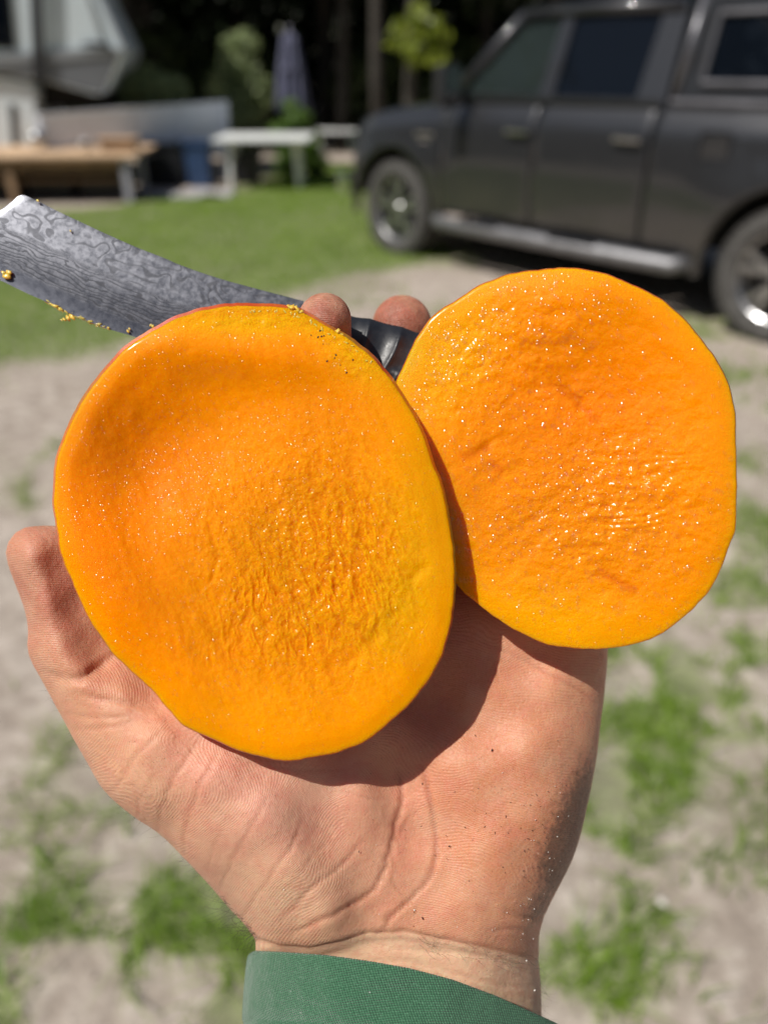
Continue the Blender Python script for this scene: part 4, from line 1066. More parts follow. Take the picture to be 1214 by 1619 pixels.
# camera side of the truck is its left: local +y must face the camera
if (Matrix.Rotation(rz, 3, 'Z') @ Vector((0, 1, 0))).y > 0: YS = -1
else: YS = 1
truck = empty('pickup_truck', truck_origin, rz, label='dark grey four door pickup truck with a canopy over its bed', cat='pickup truck')
g = G('grey_metallic_paint'); o = g.obj(); n = g.noise(900, o, 2); n2 = g.noise(2.0, o, 4, 0.6)
dz = g.n('SeparateXYZ', {0: o}, 2)
c = g.mix(n, (0.020, 0.021, 0.024), (0.042, 0.043, 0.048))
dust = g.math('MULTIPLY', g.ramp(dz, 0.95, 0.35, 0, 0.5), g.ramp(n2, 0.3, 0.7, 0.4, 1))
c = g.mix(dust, c, (0.13, 0.115, 0.095))
g.pr(Base_Color=c, Metallic=0.45, Roughness=0.42); g.set(g.p, 'Coat Weight', 0.9); g.set(g.p, 'Coat Roughness', 0.05); M_PAINT = g.m
M_CANOPY = plain('canopy_trim', (0.16, 0.16, 0.175), 0.35, 0.5, 0.1)
M_TYRE = plain('tyre_rubber', (0.075, 0.072, 0.068), 0.85, 0, 0.35, 20, 0.004)
M_ALLOY = plain('alloy', (0.42, 0.42, 0.43), 0.3, 0.9, 0.15, 10)
M_CHROME = plain('chrome', (0.75, 0.76, 0.78), 0.10, 1.0, 0.03)
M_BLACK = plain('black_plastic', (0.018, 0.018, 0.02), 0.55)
M_DARK = plain('dark_underbody', (0.010, 0.010, 0.010), 0.9)
M_STEP = plain('step_aluminium', (0.22, 0.22, 0.23), 0.5, 0.6, 0.2, 12)
g = G('tinted_glass'); g.pr(Base_Color=(0.004, 0.006, 0.010), Roughness=0.03, IOR=1.33); M_TINT = g.m
g = G('window_glass'); g.pr(Base_Color=(0.20, 0.27, 0.25), Roughness=0.02, IOR=1.25); g.set(g.p, 'Transmission Weight', 0.92); M_GLASS = g.m
def T(x, y, z): return (x, y * YS, z)
HWD = 1.0
ARCH = [(0.0, 0.53), (-WB, 0.53)]
def rocker(x):
    z = 0.46
    for ax_, r in ARCH:
        d = abs(x - ax_)
        if d < r: z = max(z, 0.41 + math.sqrt(r * r - d * d))
    if x > 0.53: z = 0.42 + 0.05 * (x - 0.5)
    if x < -4.3: z = 0.52
    return z
def belt(x):
    return float(np.interp(x, [-5.0, -2.55, -2.5, -0.62, -0.3, 0.3, 0.55, 0.70, 0.80], [1.33, 1.33, 1.34, 1.31, 1.26, 1.19, 1.12, 1.02, 0.88]))
def yside(x, t):
    """half width at height fraction t"""
    y = HWD * (0.955 + 0.045 * math.sin(math.pi * min(1, max(0, 0.12 + t * 0.80))))
    y -= 0.055 * sstep(0.82, 1.0, t)
    for ax_, r in ARCH:
        d = abs(x - ax_)
        y += 0.035 * math.exp(-((d / 0.66) ** 6)) * (1 - float(sstep(0.35, 0.8, t)))
    if x > 0.35: y -= 0.22 * ((x - 0.35) / 0.45) ** 2.2
    if x < -4.6: y -= 0.10 * ((-4.6 - x) / 0.3) ** 2
    return float(y)
def panel(name, x0, x1, mat, parent, side, nx=24, nz=14, z0=None):
    P_ = []
    for k in range(nx + 1):
        x = x0 + (x1 - x0) * k / nx
        lo, hi = rocker(x), belt(x)
        P_.append([T(x, side * yside(x, (lo + (hi - lo) * q / nz - 0.46) / (hi - 0.46)), lo + (hi - lo) * q / nz) for q in range(nz + 1)])
    o = MB().grid(P_).build(name, mat, parent, smooth=True)
    md = o.modifiers.new('thickness', 'SOLIDIFY'); md.thickness = 0.03; md.offset = -1 if (side * YS) < 0 else 1
    md.offset = 0
    return o
# joined shell: fenders, bed sides and the surfaces that tie both sides together
for side in (1, -1):
    panel('front_fender', -0.60, 0.80, M_PAINT, truck, side, 48)
    panel('bed_side', -4.90, -2.56, M_PAINT, truck, side, 64)
    d1_ = panel('front_door', -1.56, -0.615, M_PAINT, truck, side, 16)
    d2_ = panel('rear_door', -2.54, -1.575, M_PAINT, truck, side, 16)
    for dd, hx in ((d1_, -1.42), (d2_, -2.38)):
        hb = MB(); hb.box(T(hx, side * 1.035, 1.13), (0.21, 0.025, 0.035), bevel=0.008)
        for s2 in (-0.085, 0.085): hb.box(T(hx + s2, side * 1.01, 1.13), (0.03, 0.05, 0.03), bevel=0.006)
        hb.build('door_handle', M_CHROME, dd, smooth=False)
for side in (1, -1):
    bdg = MB(); bdg.box(T(-0.40, side * 1.012, 1.06), (0.22, 0.012, 0.035), bevel=0.004); bdg.box(T(-0.40, side * 1.012, 1.005), (0.12, 0.012, 0.025), bevel=0.004); bdg.build('badge', M_CHROME, truck)
    MB().box(T(-3.0, side * 1.008, 1.12), (0.20, 0.012, 0.17), bevel=0.02).build('fuel_door', M_PAINT, truck)
    for ax_ in (0, -WB):
        fl = MB(); R0 = []
        for a in np.linspace(math.radians(-8), math.radians(188), 25):
            fc = (math.cos(a), math.sin(a))
            R0.append([T(ax_ + rr_ * fc[0], side * yy_, 0.41 + rr_ * fc[1]) for rr_, yy_ in ((0.525, 0.97), (0.53, 1.025), (0.575, 1.015), (0.60, 0.985))])
        fl.grid(R0).build('wheel_arch_flare', M_PAINT, truck, smooth=True)
# hood, cowl, grille
hood = [[T(x, y * (0.90 if x < 0.5 else 0.90 - (x - 0.5) * 0.35), belt(x) + 0.005 + 0.075 * (1 - (abs(y)) ** 2.5) - (0.05 * ((x - 0.3) / 0.5) ** 2 if x > 0.3 else 0)) for y in np.linspace(-1, 1, 21)] for x in np.linspace(-0.62, 0.80, 24)]
o = MB().grid(hood).build('hood', M_PAINT, truck, smooth=True); o.modifiers.new('thickness', 'SOLIDIFY').thickness = 0.02
nose = [[T(0.80 + 0.05 * math.sin(math.pi * t) - 0.05 * (abs(y)) ** 3, y * 0.79, 0.62 + t * 0.48) for t in np.linspace(0, 1, 8)] for y in np.linspace(-1, 1, 16)]
MB().grid(nose).build('nose_panel', M_PAINT, truck, smooth=True)
gb = MB()
for k in range(5): gb.box(T(0.86, 0, 0.76 + k * 0.065), (0.03, 1.0, 0.022))
gb.box(T(0.865, 0, 0.9), (0.03, 0.06, 0.34)); gb.box(T(0.865, 0, 0.9), (0.03, 0.06, 0.34)); gb.build('grille', M_CHROME, truck)
MB().box(T(0.88, 0, 0.55), (0.20, 1.80, 0.20), bevel=0.05).build('front_bumper', M_CHROME, truck)
MB().box(T(-5.02, 0, 0.62), (0.16, 1.86, 0.18), bevel=0.04).build('rear_bumper', M_CHROME, truck)
for side in (1, -1):
    MB().box(T(0.80, side * 0.72, 0.92), (0.10, 0.26, 0.17), bevel=0.03).build('headlight', M_GLASS, truck)
    MB().box(T(-4.88, side * 0.90, 1.12), (0.07, 0.11, 0.36), bevel=0.02).build('tail_light', plain('red_lens', (0.45, 0.02, 0.02), 0.15), truck)
# cab
def cab_y(z): return 0.93 - (z - 1.33) * 0.30
roofp = [[T(x, y * (cab_y(1.88) - 0.02), 1.885 + 0.055 * (1 - abs(y) ** 3) - 0.05 * max(0, (x + 1.25) / 0.2) ** 2) for y in np.linspace(-1, 1, 17)] for x in np.linspace(-2.50, -1.16, 18)]
o = MB().grid(roofp).build('roof', M_PAINT, truck, smooth=True); o.modifiers.new('thickness', 'SOLIDIFY').thickness = 0.03
for side in (1, -1):
    pb = MB()
    def cp(x, z, dy=0.0): return T(x, side * (cab_y(z) + dy), z)
    def strip(a, b, w):     # pillar between two (x, z) points
        pb.tube([cp(*a), cp((a[0] + b[0]) / 2, (a[1] + b[1]) / 2 + (0.012 if a[0] != b[0] else 0)), cp(*b)], w, 8)
    strip((-0.62, 1.32), (-1.20, 1.885), 0.045); strip((-1.20, 1.885), (-2.50, 1.89), 0.045)
    pb.build('pillar', M_PAINT, truck, smooth=True)
    pb = MB()
    pb.prism([(-1.50, 1.32), (-1.64, 1.32), (-1.66, 1.87), (-1.56, 1.87)], 'y', side * YS * 0.90, side * YS * 0.80)
    pb.bm.verts.ensure_lookup_table()
    for v in pb.bm.verts: v.co.y = (v.co.y / abs(v.co.y)) * (cab_y(v.co.z) + (0.005 if abs(v.co.y) > 0.85 else -0.05))
    pb.build('door_pillar', M_PAINT, truck)
    pb = MB(); pb.prism([(-2.33, 1.32), (-2.56, 1.32), (-2.53, 1.90), (-2.36, 1.87)], 'y', side * YS * 0.90, side * YS * 0.80)
    for v in pb.bm.verts: v.co.y = (v.co.y / abs(v.co.y)) * (cab_y(v.co.z) + (0.005 if abs(v.co.y) > 0.85 else -0.05))
    pb.build('rear_pillar', M_PAINT, truck)
    pb = MB(); pb.box(T(-1.56, side * 0.925, 1.345), (1.95, 0.05, 0.05), bevel=0.015); pb.build('belt_trim', M_PAINT, truck)
    for nm, pl, mt in (('front_side_window', [(-0.72, 1.36), (-1.50, 1.36), (-1.56, 1.85), (-1.24, 1.85)], M_GLASS), ('rear_side_window', [(-1.65, 1.36), (-2.34, 1.36), (-2.36, 1.85), (-1.67, 1.85)], M_TINT)):
        wb = MB(); wb.prism(pl, 'y', 0.9, 0.89)
        for v in wb.bm.verts: v.co.y = side * YS * (cab_y(v.co.z) - (0.015 if v.co.y > 0.895 else 0.022))
        wb.build(nm, mt, truck)
    mb_ = MB(); mb_.box(T(-0.80, side * 1.16, 1.42), (0.10, 0.22, 0.30), bevel=0.035); mb_.bar(T(-0.80, side * 0.92, 1.34), T(-0.80, side * 1.10, 1.36), 0.03)
    mr = mb_.build('side_mirror', M_BLACK, truck)
    MB().box(T(-0.857, side * 1.16, 1.43), (0.008, 0.17, 0.24)).build('mirror_glass', M_CHROME, mr)
ws = [[T(-0.60 - t * 0.60 + 0.10 * (1 - y * y), y * (cab_y(1.33 + .54 * t) - 0.03), 1.33 + t * 0.55) for t in np.linspace(0, 1, 6)] for y in np.linspace(-1, 1, 12)]
MB().grid(ws).build('windshield', M_GLASS, truck, smooth=True)
ws = [[T(-2.50, y * (cab_y(1.33 + .54 * t) - 0.03), 1.33 + t * 0.55) for t in np.linspace(0, 1, 3)] for y in np.linspace(-1, 1, 4)]
MB().grid(ws).build('rear_window', M_TINT, truck)
ib = MB()
for sx_ in (-1.25, -2.15):
    for sy_ in (-0.42, 0.42): ib.box(T(sx_ - 0.1, sy_, 1.05), (0.5, 0.5, 0.2), bevel=0.05); ib.box(T(sx_ - 0.36, sy_, 1.32), (0.14, 0.5, 0.6), bevel=0.05); ib.box(T(sx_ - 0.37, sy_, 1.68), (0.08, 0.24, 0.16), bevel=0.03)
ib.build('seats', plain('seat_fabric', (0.05, 0.05, 0.055), 0.8), truck)
MB().box(T(-0.72, 0, 1.22), (0.3, 1.6, 0.2), bevel=0.05).build('dashboard', M_BLACK, truck)
wm = MB(); wm.bm = bmesh.new()
wm.tube([T(-0.95, 0.42 + 0.19 * math.cos(a), 1.28 + 0.19 * math.sin(a)) for a in np.linspace(0, 6.283, 20)], 0.016, 6); wm.build('steering_wheel', M_BLACK, truck, smooth=True)
ub = MB(); ub.box(T(-2.1, 0, 0.58), (5.4, 1.35, 0.24)); ub.box(T(-1.56, 0, 0.72), (1.9, 1.72, 0.4)); ub.box(T(-3.57, 0, 0.95), (2.5, 1.3, 0.5)); ub.box(T(0.1, 0, 0.9), (1.2, 1.3, 0.35)); ub.build('underbody', M_DARK, truck)
for side in (1, -1):
    st = MB(); st.tube([T(-0.50, side * 0.93, 0.40), T(-0.62, side * 1.03, 0.38), T(-2.86, side * 1.03, 0.38), T(-2.96, side * 0.93, 0.40)], 0.058, 10)
    for x in (-0.8, -1.7, -2.6): st.bar(T(x, side * 0.75, 0.46), T(x, side * 1.0, 0.385), 0.02)
    sb = st.build('side_step', M_STEP, truck, smooth=True)
    for x in (-1.1, -2.05): MB().box(T(x, side * 1.045, 0.433), (0.42, 0.075, 0.012), bevel=0.004).build('step_pad', M_BLACK, sb)
# canopy over the bed
def can_y(z): return 0.90 - (z - 1.34) * 0.13
for side in (1, -1):
    outer = [(-2.60, 1.345), (-4.86, 1.345), (-4.80, 1.95), (-2.66, 1.95)]; inner = [(-2.76, 1.46), (-4.62, 1.46), (-4.58, 1.84), (-2.78, 1.84)]
    fb = MB()
    vo = [fb.bm.verts.new(T(x, side * can_y(z), z)) for x, z in outer]; vi = [fb.bm.verts.new(T(x, side * can_y(z), z)) for x, z in inner]
    for k in range(4): fb.bm.faces.new((vo[k], vo[(k + 1) % 4], vi[(k + 1) % 4], vi[k]))
    sp2 = fb.build('canopy_side', M_PAINT, truck); sp2.modifiers.new('thickness', 'SOLIDIFY').thickness = 0.03
    wb = MB(); wb.prism([(-2.78, 1.475), (-4.60, 1.475), (-4.56, 1.825), (-2.80, 1.825)], 'y', 0.9, 0.89)
    for v in wb.bm.verts: v.co.y = side * YS * (can_y(v.co.z) - (0.004 if v.co.y > 0.895 else 0.012))
    cw = wb.build('canopy_window', M_TINT, truck)
    fr = MB(); pts = [T(x, side * (can_y(z) + 0.006), z) for x, z in [(-2.77, 1.465), (-4.61, 1.465), (-4.57, 1.835), (-2.79, 1.835), (-2.77, 1.465)]]
    for a, b in zip(pts[:-1], pts[1:]): fr.bar(a, b, 0.016, seg=8)
    fr.build('window_trim', M_CANOPY, cw)
    fr = MB(); fr.tube([T(-2.60, side * 0.925, 1.355), T(-4.86, side * 0.925, 1.355)], 0.02, 8); fr.build('canopy_rail', M_CANOPY, truck)
    fr = MB(); fr.tube([T(-2.60, side * (can_y(1.35) + .004), 1.36), T(-2.66, side * can_y(1.93), 1.93)], 0.028, 8); fr.build('canopy_corner', M_CANOPY, truck, smooth=True)
cr_ = [[T(x, y * 0.82, 1.95 + 0.045 * (1 - abs(y) ** 3)) for y in np.linspace(-1, 1, 13)] for x in (-4.80, -4.7, -2.75, -2.66)]
o = MB().grid(cr_).build('canopy_roof', M_PAINT, truck, smooth=True); o.modifiers.new('thickness', 'SOLIDIFY').thickness = 0.03
MB().grid([[T(-2.66, y * .82, z) for z in (1.345, 1.95)] for y in (-1, 1)]).build('canopy_front', M_PAINT, truck)
MB().grid([[T(-4.83, y * .82, z) for z in (1.345, 1.95)] for y in (-1, 1)]).build('canopy_door', M_TINT, truck)
MB().box(T(-4.93, 0, 0.98), (0.05, 1.70, 0.68), bevel=0.02).build('tailgate', M_PAINT, truck)
# wheels
def wheel(x, side):
    w = empty('wheel', (x, side * YS * 0.86, 0.41)); w.parent = truck
    s = side * YS
    rot_ = Matrix.Rotation(math.radians(90), 3, 'X')
    ty = MB(); pr = [(0.27, -0.13), (0.37, -0.135), (0.40, -0.11)]
    ty.lathe([(0.275, -0.12), (0.33, -0.145), (0.385, -0.135), (0.408, -0.10), (0.412, -0.03), (0.412, 0.03), (0.408, 0.10), (0.385, 0.135), (0.33, 0.145), (0.275, 0.12)], 48, rot=rot_)
    for k in range(48):
        a = 2 * math.pi * (k + .25) / 48
        for z_ in (-0.085, 0.0, 0.085):
            aa = a + (0.03 if z_ == 0 else -0.03)
            ty.box((0.414 * math.cos(aa), z_, 0.414 * math.sin(aa)), (0.014, 0.068, 0.032), Matrix.Rotation(-aa, 3, 'Y'))
    ty.build('tyre', M_TYRE, w)
    rm = MB(); rm.lathe([(0.275, 0.115 * s), (0.262, 0.105 * s), (0.25, 0.03 * s), (0.24, -0.12 * s)], 36, rot=Matrix.Rotation(math.radians(-90), 3, 'X'))
    rm.lathe([(0.0, 0.098 * s), (0.045, 0.098 * s), (0.06, 0.085 * s), (0.075, 0.05 * s)], 24, rot=Matrix.Rotation(math.radians(-90), 3, 'X'))
    for k in range(5):
        for da in (-0.20, 0.20):
            a = 2 * math.pi * k / 5 + 0.3
            p0 = Vector((0.05 * math.cos(a), 0.075 * s, 0.05 * math.sin(a))); p1 = Vector((0.262 * math.cos(a + da), 0.095 * s, 0.262 * math.sin(a + da)))
            dd = p1 - p0
            rm.box((p0 + p1) / 2, (dd.length, 0.03, 0.042), Matrix.Rotation(-(a + da * 1.2), 3, 'Y'), bevel=0.008)
    rm.build('rim', M_ALLOY, w)
    MB().lathe([(0.0, 0.02 * s), (0.20, 0.02 * s), (0.20, 0.0)], 24, rot=Matrix.Rotation(math.radians(-90), 3, 'X')).build('brake_disc', M_BLACK, w)
for x in (0.0, -WB):
    for side in (1, -1): wheel(x, side)
for x in (0, -WB):
    for side in (1, -1):
        fb = MB(); fb.lathe([(0.50, -0.16), (0.50, 0.16)], 32, c=T(x, side * 0.80, 0.42), rot=Matrix.Rotation(math.radians(90), 3, 'X'))
        bmesh.ops.delete(fb.bm, geom=[v for v in fb.bm.verts if v.co.z < 0.44], context='VERTS')
        fb.build('wheel_well', M_DARK, truck)

# ================================================================== TRAILER, TABLES, TUBS, UMBRELLA
M_RVW = plain('trailer_white', (0.68, 0.76, 0.80), 0.4, 0, 0.05, 2)
M_RVG = plain('trailer_grey', (0.16, 0.17, 0.185), 0.4, 0, 0.08, 2)
M_RVL = plain('trailer_light_grey', (0.27, 0.285, 0.30), 0.4, 0, 0.08, 2)
def onplane(px, py, p0, ang):
    """the point behind a pixel on an upright plane through p0 with heading ang"""
    x = (px - 607) / FPX; y = (809.5 - py) / FPX
    d = Vector((x, math.cos(PITCH) + y * math.sin(PITCH), -math.sin(PITCH) + y * math.cos(PITCH)))
    n = Vector((-math.sin(ang), math.cos(ang), 0))
    t = (Vector(p0) - Vector((0, 0, CAM_H))).dot(n) / d.dot(n)
    return Vector((0, 0, CAM_H)) + d * t
def slab(name, px_poly, p0, ang, thick, mat, parent, front=0.0, bevel=0.0):
    """upright slab with the given outline; its near face stands on the plane (front = metres nearer)"""
    n = Vector((-math.sin(ang), math.cos(ang), 0)); n = n if n.y > 0 else -n
    org = Vector(parent.location) if parent else Vector((0, 0, 0))
    q = parent.parent if parent else None
    while q is not None: org += Vector(q.location); q = q.parent
    b = MB(); pts = [onplane(x, y, p0, ang) - org for x, y in px_poly]
    A = [b.bm.verts.new(p - n * front) for p in pts]; B = [b.bm.verts.new(p - n * front + n * thick) for p in pts]
    k = len(pts)
    for i in range(k): b.bm.faces.new((A[i], A[(i + 1) % k], B[(i + 1) % k], B[i]))
    b.bm.faces.new(A[::-1]); b.bm.faces.new(B)
    return b.build(name, mat, parent, bevel=bevel)
rv0 = atY(198, 76, 12.4); RA = math.radians(10)
rv = empty('travel_trailer', (rv0.x - 2.5, rv0.y, 0), label='white and grey travel trailer with an overhanging nose', cat='travel trailer')
slab('nose_shell', [(198, 76), (192, 98), (166, 148), (150, 150), (70, 128), (-60, 108), (-500, 100), (-500, -420), (60, -420), (155, -8)], rv0, RA, 2.4, M_RVW, rv, bevel=0.04)
slab('grey_skirt', [(190, 80), (183, 100), (164, 149), (140, 144), (70, 126), (-60, 106), (-60, 112), (-500, 100), (-500, 78), (0, 103), (70, 96), (130, 91), (170, 88)], rv0, RA, 0.03, M_RVG, rv, 0.031)
slab('light_stripe', [(196, 77), (188, 90), (170, 89), (70, 98), (0, 104), (-300, 90), (-300, 84), (0, 86), (70, 82), (150, 77)], rv0, RA, 0.03, M_RVL, rv, 0.05)
slab('dark_swoosh', [(125, 72), (150, 66), (168, 68), (182, 78), (150, 75)], rv0, RA, 0.02, M_BLACK, rv, 0.072)
slab('nose_cap', [(196, 74), (190, 70), (150, -20), (60, -420), (80, -420), (158, -10)], rv0, RA, 0.10, plain('cap_grey', (0.46, 0.50, 0.56), 0.35), rv, 0.04)
slab('corner_edge', [(166, 62), (160, 62), (136, -10), (142, -10)], rv0, RA, 0.02, M_RVL, rv, 0.03)
wf = slab('window', [(26, 78), (-200, 66), (-200, -40), (14, -40)], rv0, RA, 0.03, M_BLACK, rv, 0.03)
slab('window_pane', [(20, 70), (-190, 60), (-190, -34), (10, -34)], rv0, RA, 0.01, M_TINT, wf, 0.042)
slab('awning_arm', [(44, -200), (60, -200), (74, 128), (56, 128)], rv0, RA, 0.05, M_BLACK, rv, 0.10)
slab('undershade', [(60, 124), (150, 146), (168, 152), (170, 172), (55, 172)], rv0, RA, 1.6, M_DARK, rv, -0.5)  # dark slab standing in for the shade below the nose
lb = slab('lower_body', [(48, 132), (56, 150), (56, 262), (-500, 320), (-500, 108), (-60, 112)], rv0, RA, 2.2, M_RVW, rv, -0.05, bevel=0.02)
slab('door_edge', [(14, 165), (24, 165), (30, 240), (20, 240)], rv0, RA, 0.02, M_BLACK, rv, -0.03)
for sx_, sy_ in ((-3.5, 0.6), (-4.6, 0.3)):
    b = MB(); b.lathe([(0.18, -0.1), (0.33, -0.1), (0.36, 0), (0.33, 0.1), (0.18, 0.1)], 28, c=(sx_ + 0, sy_ - 0.3, 0.36), rot=Matrix.Rotation(math.radians(90), 3, 'X')); b.build('wheel', M_TYRE, rv)

# low white panelled enclosure behind the tables
M_WHITE = plain('white_panel_paint', (0.74, 0.79, 0.88), 0.4, 0, 0.05, 3)
pa, pb_ = atY(62, 184, 11.6), atY(357, 162, 13.4)
wa = math.atan2(pb_.y - pa.y, pb_.x - pa.x)
lw = empty('white_enclosure', (pb_.x, pb_.y, 0), label='long low white panelled enclosure behind the plywood table', cat='enclosure')
for x0, x1 in ((62, 135), (136.5, 209), (210.5, 284), (285.5, 357)):
    def ty_(x): return 184 + (162 - 184) * (x - 62) / 295
    slab('panel', [(x0, ty_(x0)), (x1, ty_(x1)), (x1 + 3, 232 - 8 * (x1 - 62) / 295 + 24 * (x1 > 340)), (x0 + 2, 240 - 14 * (x0 - 62) / 295)], pa, wa, 0.05, M_WHITE, lw)
slab('top_rail', [(60, 181), (359, 159), (359, 164), (60, 187)], pa, wa, 0.10, M_WHITE, lw, 0.025)
slab('corner_post', [(350, 161), (359, 161), (368, 292), (358, 292)], pa, wa, 0.10, M_WHITE, lw, 0.03)
slab('corner_post', [(60, 185), (68, 185), (72, 315), (64, 315)], pa, wa, 0.08, M_WHITE, lw, 0.03)

M_PLY = plain('plywood', (0.55, 0.38, 0.24), 0.7, 0, 0.18, 5)
M_PLYD = plain('weathered_timber', (0.26, 0.17, 0.10), 0.8, 0, 0.25, 6)
M_LEG = plain('painted_leg', (0.33, 0.33, 0.38), 0.6, 0, 0.1)
# plywood work table
t0 = atY(215, 243, 11.0)
wt = empty('work_table', (t0.x - 1.2, t0.y, 0), label='long low work table with a tan plywood top', cat='table')
H = 0.56; x1 = t0.x - wt.location.x; 
MB().box((x1 - 1.55, 0.40, H), (3.1, 1.6, 0.035), Matrix.Rotation(math.radians(4), 3, 'Z')).build('tabletop', M_PLY, wt)
MB().box((x1 - 1.55, -0.26, H - 0.10), (2.9, 0.035, 0.14), Matrix.Rotation(math.radians(4), 3, 'Z')).build('apron', M_PLYD, wt)
MB().box((x1 - 1.40, 0.0, 0.26), (2.3, 0.22, 0.04), Matrix.Rotation(math.radians(4), 3, 'Z')).build('lower_shelf', M_PLYD, wt)
for lx, ly, m in ((x1 - 0.10, -0.22, M_LEG), (x1 - 0.10, 0.5, M_LEG), (x1 - 2.9, -0.42, M_PLYD), (x1 - 2.9, 0.32, M_PLYD), (x1 - 1.55, -0.32, M_PLYD)):
    MB().box((lx, ly, H / 2 - 0.01), (0.09, 0.07, H - 0.02)).build('leg', m, wt)
p = atY(187, 212, 11.3)
bx = empty('plywood_offcut', (p.x, p.y, H + 0.02), label='small tan plywood box on the far side of the work table', cat='box')
b = MB(); b.box((0, 0, 0.15), (0.50, 0.25, 0.02)); b.build('lid', M_PLY, bx)
MB().box((0, 0, 0.07), (0.44, 0.2, 0.14)).build('box_body', M_PLYD, bx)
for k_, (xo, lab) in enumerate([(-0.55, 'black bin added to darken the space under the right end of the work table'), (-1.25, 'black bin added to darken the space under the middle of the work table'), (-1.95, 'black bin added to darken the space under the left end of the work table')]):  # bins added to give the dark shade beneath the tabletop
    bi = empty('shade_filler_bin', (wt.location.x + x1 + xo, wt.location.y + 0.35, 0), label=lab, cat='bin', group='black bins added to darken the space under the work table')
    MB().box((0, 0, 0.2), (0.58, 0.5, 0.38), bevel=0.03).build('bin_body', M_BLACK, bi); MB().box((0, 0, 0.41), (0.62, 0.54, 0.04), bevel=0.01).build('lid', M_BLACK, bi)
M_TIN = plain('galvanised_tin', (0.6, 0.61, 0.62), 0.25, 1.0, 0.1, 20)
for xo, yo, r_, h_, lab in [(-0.75, 0.3, 0.09, 0.14, 'small tin can near the right end of the work table'), (-1.45, 0.55, 0.12, 0.22, 'tin bucket standing on the middle of the work table'), (-2.0, 0.2, 0.08, 0.12, 'small tin can left of the bucket on the work table')]:
    tn = empty('tin_bucket' if r_ > .1 else 'tin_can', (wt.location.x + x1 + xo, wt.location.y + yo, H + 0.02), label=lab, cat='bucket' if r_ > .1 else 'can')
    MB().lathe([(0, 0), (r_ * .85, 0), (r_, h_), (r_ * .94, h_), (r_ * .8, 0.01), (0, 0.01)], 24).build('can_body', M_TIN, tn, smooth=True)
    MB().tube([(r_ * 1.02 * math.cos(a), r_ * 1.02 * math.sin(a), h_) for a in np.linspace(0, 6.283, 25)], 0.006, 6).build('rim', M_TIN, tn, smooth=True)
# tubs and crates beside it
p = ground(262, 296); M_TUB = plain('black_tub', (0.012, 0.013, 0.016), 0.5); M_BLUE = plain('blue_plastic', (0.03, 0.065, 0.15), 0.5, 0, 0.2)
def tub(name, loc, w, d, h, mat, lab, cat):
    t = empty(name, loc, label=lab, cat=cat)
    b = MB(); ri = []
    for z, k in ((0.0, 0.86), (h, 1.0), (h, 0.95), (0.03, 0.82)):
        ri.append([b.bm.verts.new((sx_ * w / 2 * k, sy_ * d / 2 * k, z)) for sx_, sy_ in ((-1, -1), (1, -1), (1, 1), (-1, 1))])
    for A, B in zip(ri[:-1], ri[1:]):
        for k in range(4): b.bm.faces.new((A[k], A[(k + 1) % 4], B[(k + 1) % 4], B[k]))
    b.bm.faces.new(ri[0][::-1]); b.bm.faces.new(ri[-1]); b.build('tub_body', mat, t, bevel=0.012)
    r = MB()
    for sx_, sy_, lx, ly in ((0, -1, w, 0.03), (0, 1, w, 0.03), (-1, 0, 0.03, d), (1, 0, 0.03, d)): r.box((sx_ * (w / 2 + .008), sy_ * (d / 2 + .008), h - 0.02), (lx + .03, ly + .0, 0.04), bevel=0.005)
    r.build('lip', mat, t); return t
tub('storage_tub', (p.x, p.y + 0.25, 0), 0.62, 0.5, 0.60, M_TUB, 'black storage tub standing between the two tables', 'tub')
p = ground(315, 297)
tub('plastic_barrel', (p.x, p.y + 0.2, 0), 0.34, 0.4, 0.62, M_BLUE, 'dark blue plastic bin beside the black tub', 'bin')
b = MB(); p = ground(285, 308)
n = 14
sh = [[(p.x + (a - 0.5) * 1.5, p.y + (c - 0.5) * 0.75, 0.03 + 0.035 * float(noise(a * 6, c * 5, 0, 91))) for c in np.linspace(0, 1, n)] for a in np.linspace(0, 1, 2 * n)]
tag(b.grid(sh).build('ground_tarp', plain('grey_tarp', (0.33, 0.32, 0.33), 0.6, 0, 0.3, 8), smooth=True), 'crumpled grey tarp on the ground by the tubs', 'tarp')
# white folding table
p = ground(400, 296)
ft = empty('folding_table', (p.x + 0.22, p.y + 0.15, 0), label='white plastic folding table with pale legs', cat='table')
M_WT = plain('white_plastic', (0.86, 0.88, 0.87), 0.35, 0, 0.04); HT_ = 0.66
MB().box((0, 0, HT_), (1.35, 1.15, 0.045), bevel=0.015).build('tabletop', M_WT, ft)
for sx_ in (-0.52, 0.48):
    for sy_ in (-0.28, 0.28):
        MB().bar((sx_, sy_, 0.0), (sx_ * 0.92, sy_, HT_ - 0.02), 0.032).build('leg', M_WT, ft)
    MB().bar((sx_ * .96, -0.28, 0.35), (sx_ * .96, 0.28, 0.35), 0.015).build('cross_brace', M_WT, ft)
p = atY(390, 268, ft.location.y + 0.3)
tub('dark_crate', (p.x, ft.location.y + 0.35, 0), 0.40, 0.35, 0.42, M_TUB, 'dark crate under the white folding table', 'crate')
